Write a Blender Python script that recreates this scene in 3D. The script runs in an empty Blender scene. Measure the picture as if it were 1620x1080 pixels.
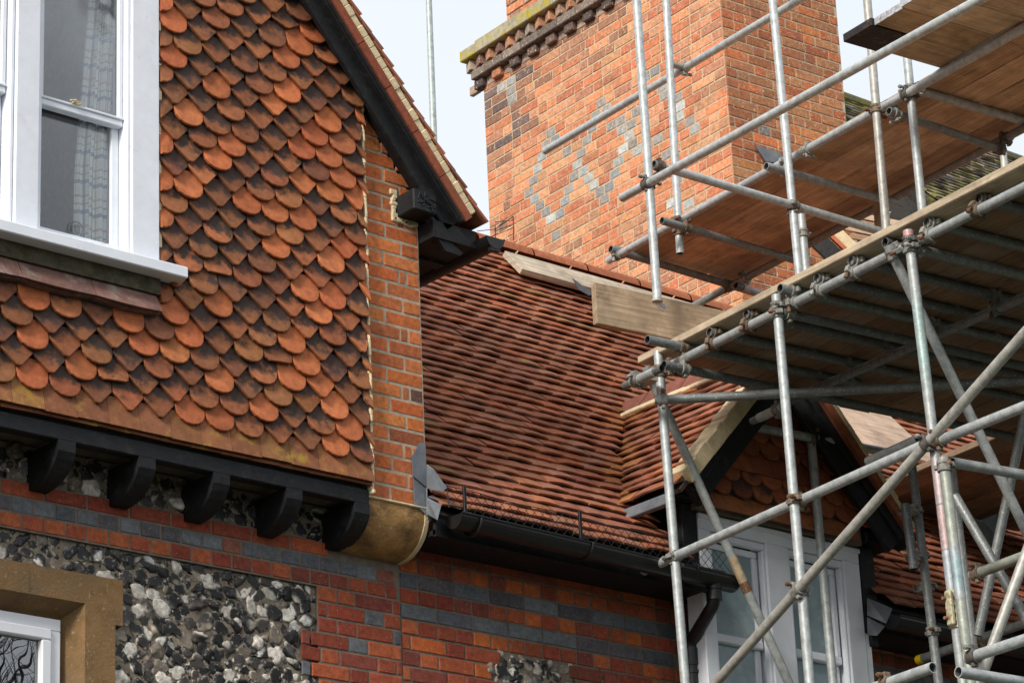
import bpy, math, random
import numpy as np
from mathutils import Vector, Matrix
random.seed(7); RNG=np.random.RandomState(5)
R=math.radians
scn=bpy.context.scene
col=scn.collection
# ------------------------------------------------------------------ camera
FPX=4871.5; PT,RO,YA=R(20.7526),R(-2.5852),R(41.2446)
CAM=np.array([-8.942153,-10.872992,1.6])
def _rot():
    c,s=math.cos(YA),math.sin(YA); A=np.array([[c,-s,0],[s,c,0],[0,0,1]])
    P=np.array([[1,0,0],[0,math.cos(PT),math.sin(PT)],[0,-math.sin(PT),math.cos(PT)]])
    c,s=math.cos(RO),math.sin(RO); Q=np.array([[c,0,s],[0,1,0],[-s,0,c]])
    return Q@P@A
M=_rot()
cd=bpy.data.cameras.new('camera'); co=bpy.data.objects.new('camera',cd); col.objects.link(co)
mw=Matrix.Identity(4)
for i in range(3):
    mw[i][0]=M[0][i]; mw[i][1]=M[2][i]; mw[i][2]=-M[1][i]; mw[i][3]=CAM[i]
co.matrix_world=mw
cd.sensor_width=36; cd.lens=FPX/1620*36; cd.clip_end=3000; cd.clip_start=.1
scn.camera=co
# ------------------------------------------------------------------ world, sun, exposure
SUN=Vector((-.86,-.27,.58)).normalized()
w=bpy.data.worlds.new("World"); scn.world=w; w.use_nodes=True
nt=w.node_tree; nt.nodes.clear()
wo=nt.nodes.new('ShaderNodeOutputWorld')
sky=nt.nodes.new('ShaderNodeTexSky'); sky.sky_type='NISHITA'; sky.sun_disc=False
sky.sun_elevation=math.asin(SUN.z); sky.sun_rotation=math.atan2(SUN.x,SUN.y)
sky.dust_density=3; sky.air_density=1.2
b1=nt.nodes.new('ShaderNodeBackground'); b1.inputs[1].default_value=.10
b2=nt.nodes.new('ShaderNodeBackground'); b2.inputs[1].default_value=1.0
tc=nt.nodes.new('ShaderNodeTexCoord'); nz=nt.nodes.new('ShaderNodeTexNoise'); nz.inputs['Scale'].default_value=2.2; nz.inputs['Detail'].default_value=5
rp=nt.nodes.new('ShaderNodeValToRGB'); rp.color_ramp.elements[0].position=.35; rp.color_ramp.elements[0].color=(.86,.91,.99,1)
rp.color_ramp.elements[1].position=.65; rp.color_ramp.elements[1].color=(.95,.97,1,1)
nt.links.new(tc.outputs['Generated'],nz.inputs['Vector']); nt.links.new(nz.outputs['Fac'],rp.inputs['Fac'])
nt.links.new(rp.outputs['Color'],b2.inputs[0]); nt.links.new(sky.outputs[0],b1.inputs[0])
ad=nt.nodes.new('ShaderNodeMixShader'); ad.inputs[0].default_value=.82
nt.links.new(b1.outputs[0],ad.inputs[1]); nt.links.new(b2.outputs[0],ad.inputs[2]); nt.links.new(ad.outputs[0],wo.inputs[0])
sd=bpy.data.lights.new('sun','SUN'); sd.energy=3.0; sd.angle=R(13); sd.color=(1,.95,.87)
so=bpy.data.objects.new('sun',sd); col.objects.link(so); so.rotation_euler=SUN.to_track_quat('Z','Y').to_euler()
scn.view_settings.view_transform='Standard'; scn.view_settings.look='None'; scn.view_settings.gamma=1
scn.view_settings.exposure=.25
scn.render.engine='CYCLES'
# ------------------------------------------------------------------ pixel helpers (photo pixels -> points on real planes)
def ray(px,py): return M.T@np.array([(px-810)/FPX,1,-(py-540)/FPX])
def at(px,py,ax,val):
    d=ray(px,py); return CAM+d*((val-CAM[ax])/d[ax])
def dep(px,py,F): return CAM+F*ray(px,py)
def onplane(px,py,P0,n):
    r=ray(px,py); return CAM+r*(np.dot(P0-CAM,n)/np.dot(r,n))
def online(P0,d,px):
    r=ray(*px); A=np.array([d,-r]).T
    t,u=np.linalg.lstsq(A,CAM-P0,rcond=None)[0]; return CAM+u*r
def fwd(P): return float(M[1]@(np.asarray(P)-CAM))
V3=lambda *a: np.array(a,float)
def nrm(v): v=np.asarray(v,float); return v/np.linalg.norm(v)
# ------------------------------------------------------------------ materials
def mat(name,color=None,rough=.8,metal=0,ns=12,na=.25,bump=.3,bs=60,bd=.004,stain=None,stain_s=3,stain_lo=.5,stain_hi=.7,spec=.35,fine=None):
    m=bpy.data.materials.new(name); m.use_nodes=True; n=m.node_tree.nodes; l=m.node_tree.links
    p=n['Principled BSDF']; p.inputs['Roughness'].default_value=rough; p.inputs['Metallic'].default_value=metal
    p.inputs['Specular IOR Level'].default_value=spec
    t=n.new('ShaderNodeTexCoord')
    if color is None:
        a=n.new('ShaderNodeAttribute'); a.attribute_name='tint'; src=a.outputs['Color']
    else:
        a=n.new('ShaderNodeRGB'); a.outputs[0].default_value=(*color,1); src=a.outputs[0]
    nz=n.new('ShaderNodeTexNoise'); nz.inputs['Scale'].default_value=ns; nz.inputs['Detail'].default_value=8; nz.inputs['Roughness'].default_value=.65
    l.new(t.outputs['Object'],nz.inputs['Vector'])
    mr=n.new('ShaderNodeMapRange'); mr.inputs['From Min'].default_value=.3; mr.inputs['From Max'].default_value=.7
    mr.inputs['To Min'].default_value=1-na; mr.inputs['To Max'].default_value=1+na
    l.new(nz.outputs['Fac'],mr.inputs['Value'])
    mx=n.new('ShaderNodeVectorMath'); mx.operation='SCALE'; l.new(src,mx.inputs[0]); l.new(mr.outputs[0],mx.inputs['Scale'])
    out=mx.outputs[0]
    if fine:
        f=n.new('ShaderNodeTexNoise'); f.inputs['Scale'].default_value=fine[1]; f.inputs['Detail'].default_value=4
        l.new(t.outputs['Object'],f.inputs['Vector'])
        r=n.new('ShaderNodeMapRange'); r.inputs['From Min'].default_value=fine[2]; r.inputs['From Max'].default_value=fine[3]
        l.new(f.outputs['Fac'],r.inputs['Value'])
        mm=n.new('ShaderNodeMix'); mm.data_type='RGBA'; l.new(r.outputs[0],mm.inputs['Factor']); l.new(out,mm.inputs['A']); mm.inputs['B'].default_value=(*fine[0],1)
        out=mm.outputs['Result']
    if stain:
        s=n.new('ShaderNodeTexNoise'); s.inputs['Scale'].default_value=stain_s; s.inputs['Detail'].default_value=6; s.inputs['Roughness'].default_value=.7
        l.new(t.outputs['Object'],s.inputs['Vector'])
        r=n.new('ShaderNodeMapRange'); r.inputs['From Min'].default_value=stain_lo; r.inputs['From Max'].default_value=stain_hi
        l.new(s.outputs['Fac'],r.inputs['Value'])
        mm=n.new('ShaderNodeMix'); mm.data_type='RGBA'; l.new(r.outputs[0],mm.inputs['Factor']); l.new(out,mm.inputs['A']); mm.inputs['B'].default_value=(*stain,1)
        out=mm.outputs['Result']
    l.new(out,p.inputs['Base Color'])
    if bump:
        b=n.new('ShaderNodeTexNoise'); b.inputs['Scale'].default_value=bs; b.inputs['Detail'].default_value=6; b.inputs['Roughness'].default_value=.7
        l.new(t.outputs['Object'],b.inputs['Vector'])
        bb=n.new('ShaderNodeBump'); bb.inputs['Strength'].default_value=bump; bb.inputs['Distance'].default_value=bd
        l.new(b.outputs['Fac'],bb.inputs['Height']); l.new(bb.outputs[0],p.inputs['Normal'])
    return m
def burn_mat(name):
    """clay tile: 'tint' fired colour, dark firing mark at the head of the exposed face (per-tile amount in alpha)"""
    m=mat(name,None,.75,0,22,.32,.45,90,.004,spec=.3)
    n=m.node_tree.nodes; l=m.node_tree.links; p=n['Principled BSDF']
    prev=p.inputs['Base Color'].links[0].from_socket
    a=[x for x in n if x.bl_idname=='ShaderNodeAttribute'][0]
    uv=n.new('ShaderNodeUVMap'); sp=n.new('ShaderNodeSeparateXYZ'); l.new(uv.outputs[0],sp.inputs[0])
    t=[x for x in n if x.bl_idname=='ShaderNodeTexCoord'][0]
    nz=n.new('ShaderNodeTexNoise'); nz.inputs['Scale'].default_value=19; nz.inputs['Detail'].default_value=7; nz.inputs['Roughness'].default_value=.62; l.new(t.outputs['Object'],nz.inputs['Vector'])
    m1=n.new('ShaderNodeMath'); m1.operation='MULTIPLY_ADD'; l.new(nz.outputs['Fac'],m1.inputs[0]); m1.inputs[1].default_value=2.6; m1.inputs[2].default_value=-1.3
    m2=n.new('ShaderNodeMath'); m2.operation='ADD'; l.new(sp.outputs['Y'],m2.inputs[0]); l.new(m1.outputs[0],m2.inputs[1])
    m3=n.new('ShaderNodeMath'); m3.operation='ADD'; l.new(m2.outputs[0],m3.inputs[0]); l.new(a.outputs['Alpha'],m3.inputs[1])
    r=n.new('ShaderNodeMapRange'); r.interpolation_type='SMOOTHSTEP'; r.inputs['From Min'].default_value=.80; r.inputs['From Max'].default_value=1.45; l.new(m3.outputs[0],r.inputs['Value'])
    mm=n.new('ShaderNodeMix'); mm.data_type='RGBA'; l.new(r.outputs[0],mm.inputs['Factor']); l.new(prev,mm.inputs['A']); mm.inputs['B'].default_value=(.058,.036,.029,1)
    l.new(mm.outputs['Result'],p.inputs['Base Color'])
    return m
M_CLUB=burn_mat('fired_clay_tile')
M_BRICK=mat('brick',None,.85,0,38,.34,.6,110,.005,stain=(.05,.035,.03),stain_s=9,stain_lo=.6,stain_hi=.82,fine=((.62,.5,.4),150,.66,.75))
M_CBRICK=mat('chimney_brick',None,.85,0,34,.36,.7,75,.007,stain=(.16,.10,.07),stain_s=3.0,stain_lo=.52,stain_hi=.85,fine=((.75,.55,.40),60,.60,.74))
M_MORTAR=mat('mortar',(.42,.34,.25),.95,0,30,.25,.7,120,.006,stain=(.20,.16,.12),stain_s=5)
M_DMORTAR=mat('grey_mortar',(.20,.16,.125),.95,0,30,.25,.7,120,.006,stain=(.11,.09,.07),stain_s=5)
M_CREAM=mat('cream_mortar',(.66,.54,.34),.9,0,25,.15,.6,80,.006)
M_ROOF=mat('plain_roof_tile',None,.9,0,26,.28,.5,90,.004,spec=.15,stain=(.19,.085,.05),stain_s=1.6,stain_lo=.50,stain_hi=.9)
M_MOSSROOF=mat('mossy_roof_tile',None,.9,0,26,.35,.8,60,.006,stain=(.17,.155,.03),stain_s=5.5,stain_lo=.5,stain_hi=.62)
M_FLINT=mat('flint',None,.42,0,45,.55,.5,70,.006,stain=(.52,.48,.41),stain_s=30,stain_lo=.58,stain_hi=.68,spec=.4)
M_FMORTAR=mat('flint_mortar',(.26,.215,.16),.95,0,40,.3,.9,90,.01,stain=(.16,.13,.10),stain_s=8)
M_STONE=mat('ochre_stone',(.24,.14,.06),.9,0,10,.34,.8,90,.006,stain=(.13,.095,.06),stain_s=5,stain_lo=.48,stain_hi=.72,fine=((.36,.27,.17),70,.62,.72))
M_KNEEL=mat('kneeler_stone',(.42,.235,.085),.9,0,9,.36,.8,80,.007,fine=((.50,.42,.30),60,.60,.72),stain=(.17,.10,.045),stain_s=7,stain_lo=.48,stain_hi=.66)
M_BLACK=mat('black_painted_timber',(.011,.0115,.013),.58,0,20,.4,.6,38,.006,spec=.3,stain=(.035,.035,.036),stain_s=16,stain_lo=.54,stain_hi=.75)
M_BPLAS=mat('black_plastic',(.010,.010,.011),.38,0,20,.3,.05,40,.002,spec=.5)
M_LEAD=mat('lead',(.145,.16,.18),.5,.0,9,.3,.2,20,.006,stain=(.32,.34,.36),stain_s=6,stain_lo=.55,stain_hi=.8)
M_WHITE=mat('white_paint',(.79,.82,.88),.45,0,9,.06,.25,35,.003,stain=(.56,.57,.57),stain_s=13,stain_lo=.62,stain_hi=.80)
M_PVC=mat('white_upvc',(.78,.80,.84),.3,0,6,.03,0)
M_WOOD=mat('scaffold_board',None,.85,0,7,.28,.4,50,.004,stain=(.13,.085,.05),stain_s=4,stain_lo=.55,stain_hi=.8)
M_STEEL=mat('galvanised_tube',None,.5,.30,28,.30,.2,60,.002,stain=(.16,.17,.15),stain_s=9,stain_lo=.56,stain_hi=.8,spec=.4,fine=((.62,.64,.62),120,.62,.72))
M_RUST=mat('rusty_fitting',None,.7,.3,45,.45,.5,90,.003,stain=(.15,.085,.05),stain_s=24,stain_lo=.54,stain_hi=.72)
M_WIRE=mat('wire',(.02,.02,.022),.5,.2,10,.1,0)
M_GROUND=mat('ground',(.06,.065,.045),.95,0,.5,.3,.5,6,.03)
M_ROOMWALL=mat('room_wall',(.30,.31,.33),.9,0,2,.1,0)
M_BARK=mat('bark',(.05,.04,.03),.9,0,9,.3,.5,30,.01)
# wood grain: stretch noise along the boards (Object coords of boards run along local X)
for nd in M_WOOD.node_tree.nodes:
    pass
def grain(m):
    n=m.node_tree.nodes; l=m.node_tree.links; p=n['Principled BSDF']
    uv=n.new('ShaderNodeUVMap'); mp=n.new('ShaderNodeMapping'); mp.inputs['Scale'].default_value=(1.2,34,1); l.new(uv.outputs[0],mp.inputs[0])
    nz=n.new('ShaderNodeTexNoise'); nz.inputs['Scale'].default_value=2.2; nz.inputs['Detail'].default_value=6; nz.inputs['Distortion'].default_value=.6; l.new(mp.outputs[0],nz.inputs['Vector'])
    prev=p.inputs['Base Color'].links[0].from_socket
    mr=n.new('ShaderNodeMapRange'); mr.inputs['From Min'].default_value=.3; mr.inputs['From Max'].default_value=.7; mr.inputs['To Min'].default_value=.68; mr.inputs['To Max'].default_value=1.2
    l.new(nz.outputs['Fac'],mr.inputs['Value'])
    mx=n.new('ShaderNodeVectorMath'); mx.operation='SCALE'; l.new(prev,mx.inputs[0]); l.new(mr.outputs[0],mx.inputs['Scale']); l.new(mx.outputs[0],p.inputs['Base Color'])
grain(M_WOOD)
def glass_mat(name,tint,rough,refl,trans=.9):
    m=bpy.data.materials.new(name); m.use_nodes=True; n=m.node_tree.nodes; l=m.node_tree.links; n.clear()
    o=n.new('ShaderNodeOutputMaterial'); g=n.new('ShaderNodeBsdfGlossy'); g.inputs['Roughness'].default_value=rough
    t=n.new('ShaderNodeBsdfTransparent'); t.inputs[0].default_value=(*tint,1)
    f=n.new('ShaderNodeFresnel'); f.inputs[0].default_value=1.5
    k=n.new('ShaderNodeMath'); k.operation='MULTIPLY'; k.inputs[1].default_value=refl; k.use_clamp=True; l.new(f.outputs[0],k.inputs[0])
    tcx=n.new('ShaderNodeTexCoord'); nz=n.new('ShaderNodeTexNoise'); nz.inputs['Scale'].default_value=2.5; l.new(tcx.outputs['Object'],nz.inputs[0])
    b=n.new('ShaderNodeBump'); b.inputs['Strength'].default_value=.10; b.inputs['Distance'].default_value=.01; l.new(nz.outputs['Fac'],b.inputs['Height']); l.new(b.outputs[0],g.inputs['Normal'])
    s=n.new('ShaderNodeMixShader'); l.new(k.outputs[0],s.inputs[0]); l.new(t.outputs[0],s.inputs[1]); l.new(g.outputs[0],s.inputs[2]); l.new(s.outputs[0],o.inputs[0])
    return m
M_GLASS=glass_mat('window_glass',(.95,.97,.98),0,.95)
M_GLASS2=glass_mat('dark_window_glass',(.35,.38,.42),.0,6.0)
def frosted():
    m=mat('obscured_glass',(.27,.36,.39),.25,0,3,.25,.5,55,.004,stain=(.52,.60,.62),stain_s=2.6,stain_lo=.52,stain_hi=.7,spec=.5)
    return m
M_FROST=frosted()
def curtain_mat():
    m=bpy.data.materials.new('checked_cloth'); m.use_nodes=True; n=m.node_tree.nodes; l=m.node_tree.links; p=n['Principled BSDF']; p.inputs['Roughness'].default_value=.9
    uv=n.new('ShaderNodeUVMap'); sp=n.new('ShaderNodeSeparateXYZ'); l.new(uv.outputs[0],sp.inputs[0])
    colr=None; prev=None
    base=n.new('ShaderNodeRGB'); base.outputs[0].default_value=(.92,.90,.84,1); prev=base.outputs[0]
    def stripe(axis,period,off,width,c,amt):
        nonlocal prev
        a=n.new('ShaderNodeMath'); a.operation='MULTIPLY_ADD'; l.new(sp.outputs[axis],a.inputs[0]); a.inputs[1].default_value=1/period; a.inputs[2].default_value=off
        f=n.new('ShaderNodeMath'); f.operation='FRACT'; l.new(a.outputs[0],f.inputs[0])
        q=n.new('ShaderNodeMath'); q.operation='LESS_THAN'; l.new(f.outputs[0],q.inputs[0]); q.inputs[1].default_value=width
        k=n.new('ShaderNodeMath'); k.operation='MULTIPLY'; l.new(q.outputs[0],k.inputs[0]); k.inputs[1].default_value=amt
        mm=n.new('ShaderNodeMix'); mm.data_type='RGBA'; l.new(k.outputs[0],mm.inputs['Factor']); l.new(prev,mm.inputs['A']); mm.inputs['B'].default_value=(*c,1); prev=mm.outputs['Result']
    blue=(.05,.08,.24); tan=(.40,.24,.14); green=(.12,.24,.20)
    for ax,pr in (('X',.11),('Y',.15)):
        stripe(ax,pr,0,.13,blue,.7); stripe(ax,pr,.45,.08,tan,.6); stripe(ax,pr,.7,.06,green,.6)
    l.new(prev,p.inputs['Base Color']); return m
M_CURT=curtain_mat()
# ------------------------------------------------------------------ mesh builder
class MB:
    def __init__(s): s.v=[]; s.f=[]; s.t=[]; s.uv=[]; s.sm=[]
    def add(s,verts,faces,tint=(1,1,1,1),uv=None,smooth=False):
        o=len(s.v); s.v.extend([tuple(map(float,p)) for p in verts])
        for k,f in enumerate(faces):
            s.f.append([o+i for i in f]); s.t.append(tint); s.sm.append(smooth)
            s.uv.append([uv[i] for i in f] if uv is not None else None)
    def box(s,c,ax,ay,az,hx,hy,hz,tint=(1,1,1,1),bev=0):
        """box with centre c, unit axes and half sizes; UV runs along x"""
        c=np.asarray(c,float); ax,ay,az=[np.asarray(a,float) for a in (ax,ay,az)]
        P=[c+sx*hx*ax+sy*hy*ay+sz*hz*az for sx in(-1,1) for sy in(-1,1) for sz in(-1,1)]
        F=[(0,1,3,2),(4,6,7,5),(0,4,5,1),(2,3,7,6),(0,2,6,4),(1,5,7,3)]
        if bev<=0:
            ou=random.random()*9
            for f in F:
                o=len(s.v); s.v.extend([tuple(P[i]) for i in f]); s.f.append([o,o+1,o+2,o+3]); s.t.append(tint); s.sm.append(False)
                s.uv.append([(float(np.dot(P[i]-c,ax))+ou,float(np.dot(P[i]-c,ay)+np.dot(P[i]-c,az))+ou) for i in f])
            return
        # bevelled box
        idx={}
        vs=[];
        b=min(bev,hx*.9,hy*.9,hz*.9)
        for sx in(-1,1):
            for sy in(-1,1):
                for sz in(-1,1):
                    for k in range(3):
                        h=[hx,hy,hz]; q=[h[j]-(b if j!=k else 0) for j in range(3)]
                        idx[(sx,sy,sz,k)]=len(vs); vs.append(c+sx*q[0]*ax+sy*q[1]*ay+sz*q[2]*az)
        fs=[]
        for k in range(3):
            for sg in(-1,1):
                o=[j for j in range(3) if j!=k]; loop=[]
                for a,bb in((-1,-1),(1,-1),(1,1),(-1,1)):
                    q=[0,0,0]; q[k]=sg; q[o[0]]=a; q[o[1]]=bb; loop.append(idx[(*q,k)])
                if (sg>0)!=(k!=1): loop=loop[::-1]
                fs.append(loop)
        for k in range(3):      # edges along axis k
            o=[j for j in range(3) if j!=k]
            for a in(-1,1):
                for bb in(-1,1):
                    def g(e,kk):
                        q=[0,0,0]; q[k]=e; q[o[0]]=a; q[o[1]]=bb; return idx[(*q,kk)]
                    fs.append([g(-1,o[0]),g(1,o[0]),g(1,o[1]),g(-1,o[1])])
        for sx in(-1,1):
            for sy in(-1,1):
                for sz in(-1,1): fs.append([idx[(sx,sy,sz,0)],idx[(sx,sy,sz,1)],idx[(sx,sy,sz,2)]])
        ou=random.random()*9
        uv=[(float(np.dot(p-c,ax))+ou,float(np.dot(p-c,ay)+np.dot(p-c,az))+ou) for p in vs]
        s.add(vs,fs,tint,uv)
    def tube(s,a,b,r,n=16,tint=(1,1,1,1),hollow=0,r2=None,caps=True):
        a=np.asarray(a,float); b=np.asarray(b,float); d=nrm(b-a); u=nrm(np.cross(d,(0,0,1) if abs(d[2])<.9 else (1,0,0))); v=np.cross(d,u); r2=r2 or r
        rg=lambda c,rr:[c+rr*(math.cos(2*math.pi*k/n)*u+math.sin(2*math.pi*k/n)*v) for k in range(n)]
        vs=rg(a,r)+rg(b,r2); fs=[(k,(k+1)%n,n+(k+1)%n,n+k) for k in range(n)]
        s.add(vs,fs,tint,smooth=True)
        if hollow:
            for c,q in((a,d),(b,-d)):
                rr=r if c is a else r2
                vs=rg(c,rr)+rg(c,hollow)+rg(c+q*.25,hollow)
                s.add(vs,[(k,(k+1)%n,n+(k+1)%n,n+k) for k in range(n)],tint)
                s.add(vs,[(n+k,n+(k+1)%n,2*n+(k+1)%n,2*n+k) for k in range(n)],tuple(.35*x for x in tint[:3])+(1,),smooth=True)
        elif caps:
            s.add(vs[:n],[tuple(range(n))[::-1]],tint); s.add(vs[n:],[tuple(range(n))],tint)
    def path(s,pts,r,n=10,tint=(1,1,1,1)):
        """smooth tube through points"""
        pts=[np.asarray(p,float) for p in pts]; N=len(pts); vs=[]; u=None
        for i,p in enumerate(pts):
            d=nrm(pts[min(i+1,N-1)]-pts[max(i-1,0)])
            if u is None: u=nrm(np.cross(d,(0,0,1) if abs(d[2])<.9 else (1,0,0)))
            u=nrm(u-d*np.dot(u,d)); v=np.cross(d,u); rr=r[i] if hasattr(r,'__len__') else r
            vs+= [p+rr*(math.cos(2*math.pi*k/n)*u+math.sin(2*math.pi*k/n)*v) for k in range(n)]
        fs=[(i*n+k,i*n+(k+1)%n,(i+1)*n+(k+1)%n,(i+1)*n+k) for i in range(N-1) for k in range(n)]
        s.add(vs,fs,tint,smooth=True); s.add(vs[:n],[tuple(range(n))[::-1]],tint); s.add(vs[-n:],[tuple(range(n))],tint)
    def prism(s,poly,d,tint=(1,1,1,1)):
        """extrude a closed 3-D polygon by vector d"""
        n=len(poly); poly=[np.asarray(p,float) for p in poly]; d=np.asarray(d,float)
        vs=poly+[p+d for p in poly]; uv=[(float(p[0]+p[1]),float(p[2])) for p in vs]
        s.add(vs,[tuple(range(n)),tuple(range(2*n-1,n-1,-1))]+[(k,k+n,(k+1)%n+n,(k+1)%n) for k in range(n)],tint,uv)
    def sweep(s,prof,a,b,ax,az,tint=(1,1,1,1),closed=False,caps=True):
        """profile [(x,z)] along a->b"""
        a=np.asarray(a,float); b=np.asarray(b,float); n=len(prof); P=[x*np.asarray(ax)+z*np.asarray(az) for x,z in prof]
        vs=[a+p for p in P]+[b+p for p in P]; m=n if closed else n-1
        s.add(vs,[(k,(k+1)%n,n+(k+1)%n,n+k) for k in range(m)],tint)
        if closed and caps: s.add(vs[:n],[tuple(range(n))[::-1]],tint); s.add(vs[n:],[tuple(range(n))],tint)
    def build(s,name,m,parent=None,label=None):
        me=bpy.data.meshes.new(name); me.from_pydata(s.v,[],s.f)
        me.polygons.foreach_set('use_smooth',s.sm)
        nl=len(me.loops); ca=me.color_attributes.new('tint','FLOAT_COLOR','CORNER')
        arr=np.ones((nl,4),np.float32); uva=np.zeros((nl,2),np.float32); k=0
        for f,t,u in zip(s.f,s.t,s.uv):
            m_=len(f)
            if isinstance(t,list): arr[k:k+m_]=t
            else: arr[k:k+m_,:len(t)]=t
            if u is not None: uva[k:k+m_]=u
            k+=m_
        ca.data.foreach_set('color',arr.ravel()); ul=me.uv_layers.new(name='UVMap'); ul.data.foreach_set('uv',uva.ravel())
        me.materials.append(m); me.validate(); me.update()
        o=bpy.data.objects.new(name,me); col.objects.link(o)
        if parent is not None:
            o.parent=parent
            if parent.type=='EMPTY':
                loc=Vector((0,0,0)); p=parent
                while p is not None: loc+=p.location; p=p.parent
                o.matrix_parent_inverse=Matrix.Translation(-loc)
        if label: o['label']=label
        return o
def thing(name,label,cat,loc,group=None,kind=None):
    o=bpy.data.objects.new(name,None); col.objects.link(o); o.location=loc; o['label']=label; o['category']=cat
    if group: o['group']=group
    if kind: o['kind']=kind
    return o
def tag(o,label,cat,group=None,kind=None):
    if label: o['label']=label
    if cat: o['category']=cat
    if group: o['group']=group
    if kind: o['kind']=kind
    return o
def jit(c,a=.1,b=0):
    k=1+random.uniform(-a,a); return (max(0,c[0]*k*(1+random.uniform(-b,b))),max(0,c[1]*k*(1+random.uniform(-b,b))),max(0,c[2]*k),1)
X,Y,Z=V3(1,0,0),V3(0,1,0),V3(0,0,1)
# ------------------------------------------------------------------ brick and tile makers
ORANGE=[(.50,.13,.035),(.44,.12,.04),(.40,.115,.04),(.55,.17,.05),(.30,.08,.035)]
RED=[(.30,.062,.030),(.33,.075,.034),(.26,.052,.029),(.38,.095,.036),(.22,.055,.036)]
BLUE=[(.12,.128,.145),(.10,.105,.12),(.15,.158,.17),(.11,.10,.11)]
CHIM=[(.60,.22,.105),(.64,.26,.125),(.55,.19,.09),(.66,.31,.16),(.50,.18,.09),(.58,.28,.15),(.46,.21,.12)]
JG=.005
def bond(u0,u1,kind,par,L=.225,H=.1125):
    """list of (a,b,is_header)"""
    out=[]; u=u0-L*2; i=0
    if kind=='S': seq=[(L,0)]; off=(L/2 if par else 0)
    elif kind=='H': seq=[(H,1)]; off=(H/2 if par else 0)
    else: seq=[(L,0),(H,1)]; off=((L+H)/2 if par else 0)
    u+=off
    while u<u1:
        w_,h=seq[i%len(seq)]; a,b=max(u,u0),min(u+w_,u1)
        if b-a>.03: out.append((a,b,h))
        u+=w_; i+=1
    return out
def put_brick(mb,P,U,N,a,b,z0,z1,tint,d=.004,jt=.0018):
    g=JG; a+=g; b-=g; z0+=g; z1-=g; e=.0035
    q=[(a,z0),(b,z0),(b,z1),(a,z1)]; cu,cz=(a+b)/2,(z0+z1)/2
    base=[P+U*x+Z*z-N*.003 for x,z in q]; mid=[P+U*(x+random.uniform(-jt,jt))+Z*(z+random.uniform(-jt,jt))+N*(d-.003) for x,z in q]
    dd=d+random.uniform(-.001,.002)
    fr=[P+U*(x+(e if x<cu else -e))+Z*(z+(e if z<cz else -e))+N*(dd+random.uniform(-.0006,.0006)) for x,z in q]
    mb.add(base+mid+fr,[(8,9,10,11)]+[(k,(k+1)%4,4+(k+1)%4,4+k) for k in range(4)]+[(4+k,4+(k+1)%4,8+(k+1)%4,8+k) for k in range(4)],tint)
def bricks(mb,P,U,N,u0,u1,z0,z1,gauge,tf,kf,keep=None,d=.004):
    n=int(round((z1-z0)/gauge))
    for c in range(n):
        za=z0+c*gauge; zb=za+gauge
        for i,(a,b,h) in enumerate(bond(u0,u1,kf(c),c%2)):
            cu,cz=(a+b)/2,(za+zb)/2
            if keep and not keep(cu,cz): continue
            put_brick(mb,P,U,N,a,b,za,zb,tf(c,i,h,cu,cz),d)
def roof_tiles(mb,O,U,S,N,u0,u1,s0,s1,tf,keep=None,gauge=.088,w=.166,th=.011,lift=.018,kick=0):
    """O origin at eaves, U along, S up-slope, N outward normal; every tile a cambered slab"""
    rows=int((s1-s0)/gauge); seg=4
    for r in range(rows):
        sv=s0+r*gauge; off=(w/2 if r%2 else 0)+random.uniform(-.006,.006); u=u0-off
        while u<u1:
            a,b=u+.0015,u+w-.0015; u+=w
            a=max(a,u0)
            if b-a<.02: continue
            if b>u1+.05: break
            cu=(a+b)/2
            if keep and not keep(cu,sv): continue
            t=tf(cu,sv); cam=random.uniform(.001,.008); tw=random.uniform(-.009,.009); lf=lift+random.uniform(-.004,.006); sj=random.uniform(-.006,.006)
            vs=[]
            for j in range(seg+1):
                f=j/seg; x=a+(b-a)*f; h=cam*(1-(2*f-1)**2)+tw*(f-.5)
                for sk,hh in((sv+sj,lf+th+h),(sv+sj,lf+h),(sv+gauge*1.25,h*.4+th*.9)):
                    vs.append(O+U*x+S*sk+N*hh)
            fs=[]
            for j in range(seg):
                k=3*j; fs+=[(k,k+3,k+5,k+2),(k+1,k+4,k+3,k)]
            fs+=[(0,2,1),(3*seg,3*seg+1,3*seg+2)]
            mb.add(vs,fs,t)
            # under-face of the tail, so the gap is real
            mb.add([vs[1],vs[3*seg+1],O+U*b+S*(sv+.09)+N*.002,O+U*a+S*(sv+.09)+N*.002],[(0,3,2,1)],t)
def clay(c=None):
    c=c or random.choice([(.31,.118,.066),(.33,.128,.070),(.28,.108,.064),(.36,.134,.070),(.29,.122,.076),(.32,.145,.094),(.24,.096,.060)])
    return jit(c,.12,.05)

# ================================================================== SETTING
g=MB(); g.add([(-400,-400,0),(400,-400,0),(400,400,0),(-400,400,0)],[(0,1,2,3)]); tag(g.build('ground',M_GROUND),'plain grass ground all round the house, below the picture','ground',kind='structure')

# ================================================================== GABLED WING (left)
WY=0.0; LY=.22                         # upper wall plane, lower wall plane
wing=thing('gabled_wing','tile-hung gabled house wing jettied over a flint and brick wall','house wing',(-3,2,0))
# core walls behind the finishes
mb=MB()
mb.box((-4.7,2.03,8.0),X,Y,Z,4.66,1.98,1.9)     # upper storey core: face y=.05
mb.box((-4.73,2.33,3.05),X,Y,Z,4.67,2.05,2.95)   # lower storey core: face y=.28
# ---- window hole is covered by the window's own box, proud of this wall
core=mb
# clip upper core by gable line: build it as prism instead
core=MB()
xl,xr=-9.4,-.06
def gz(x): return 7.60-1.2*x
yA,yB=.05,4.0
WX0,WX1,WZ0,WZ1=-3.05,-1.60,6.97,9.3
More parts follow.
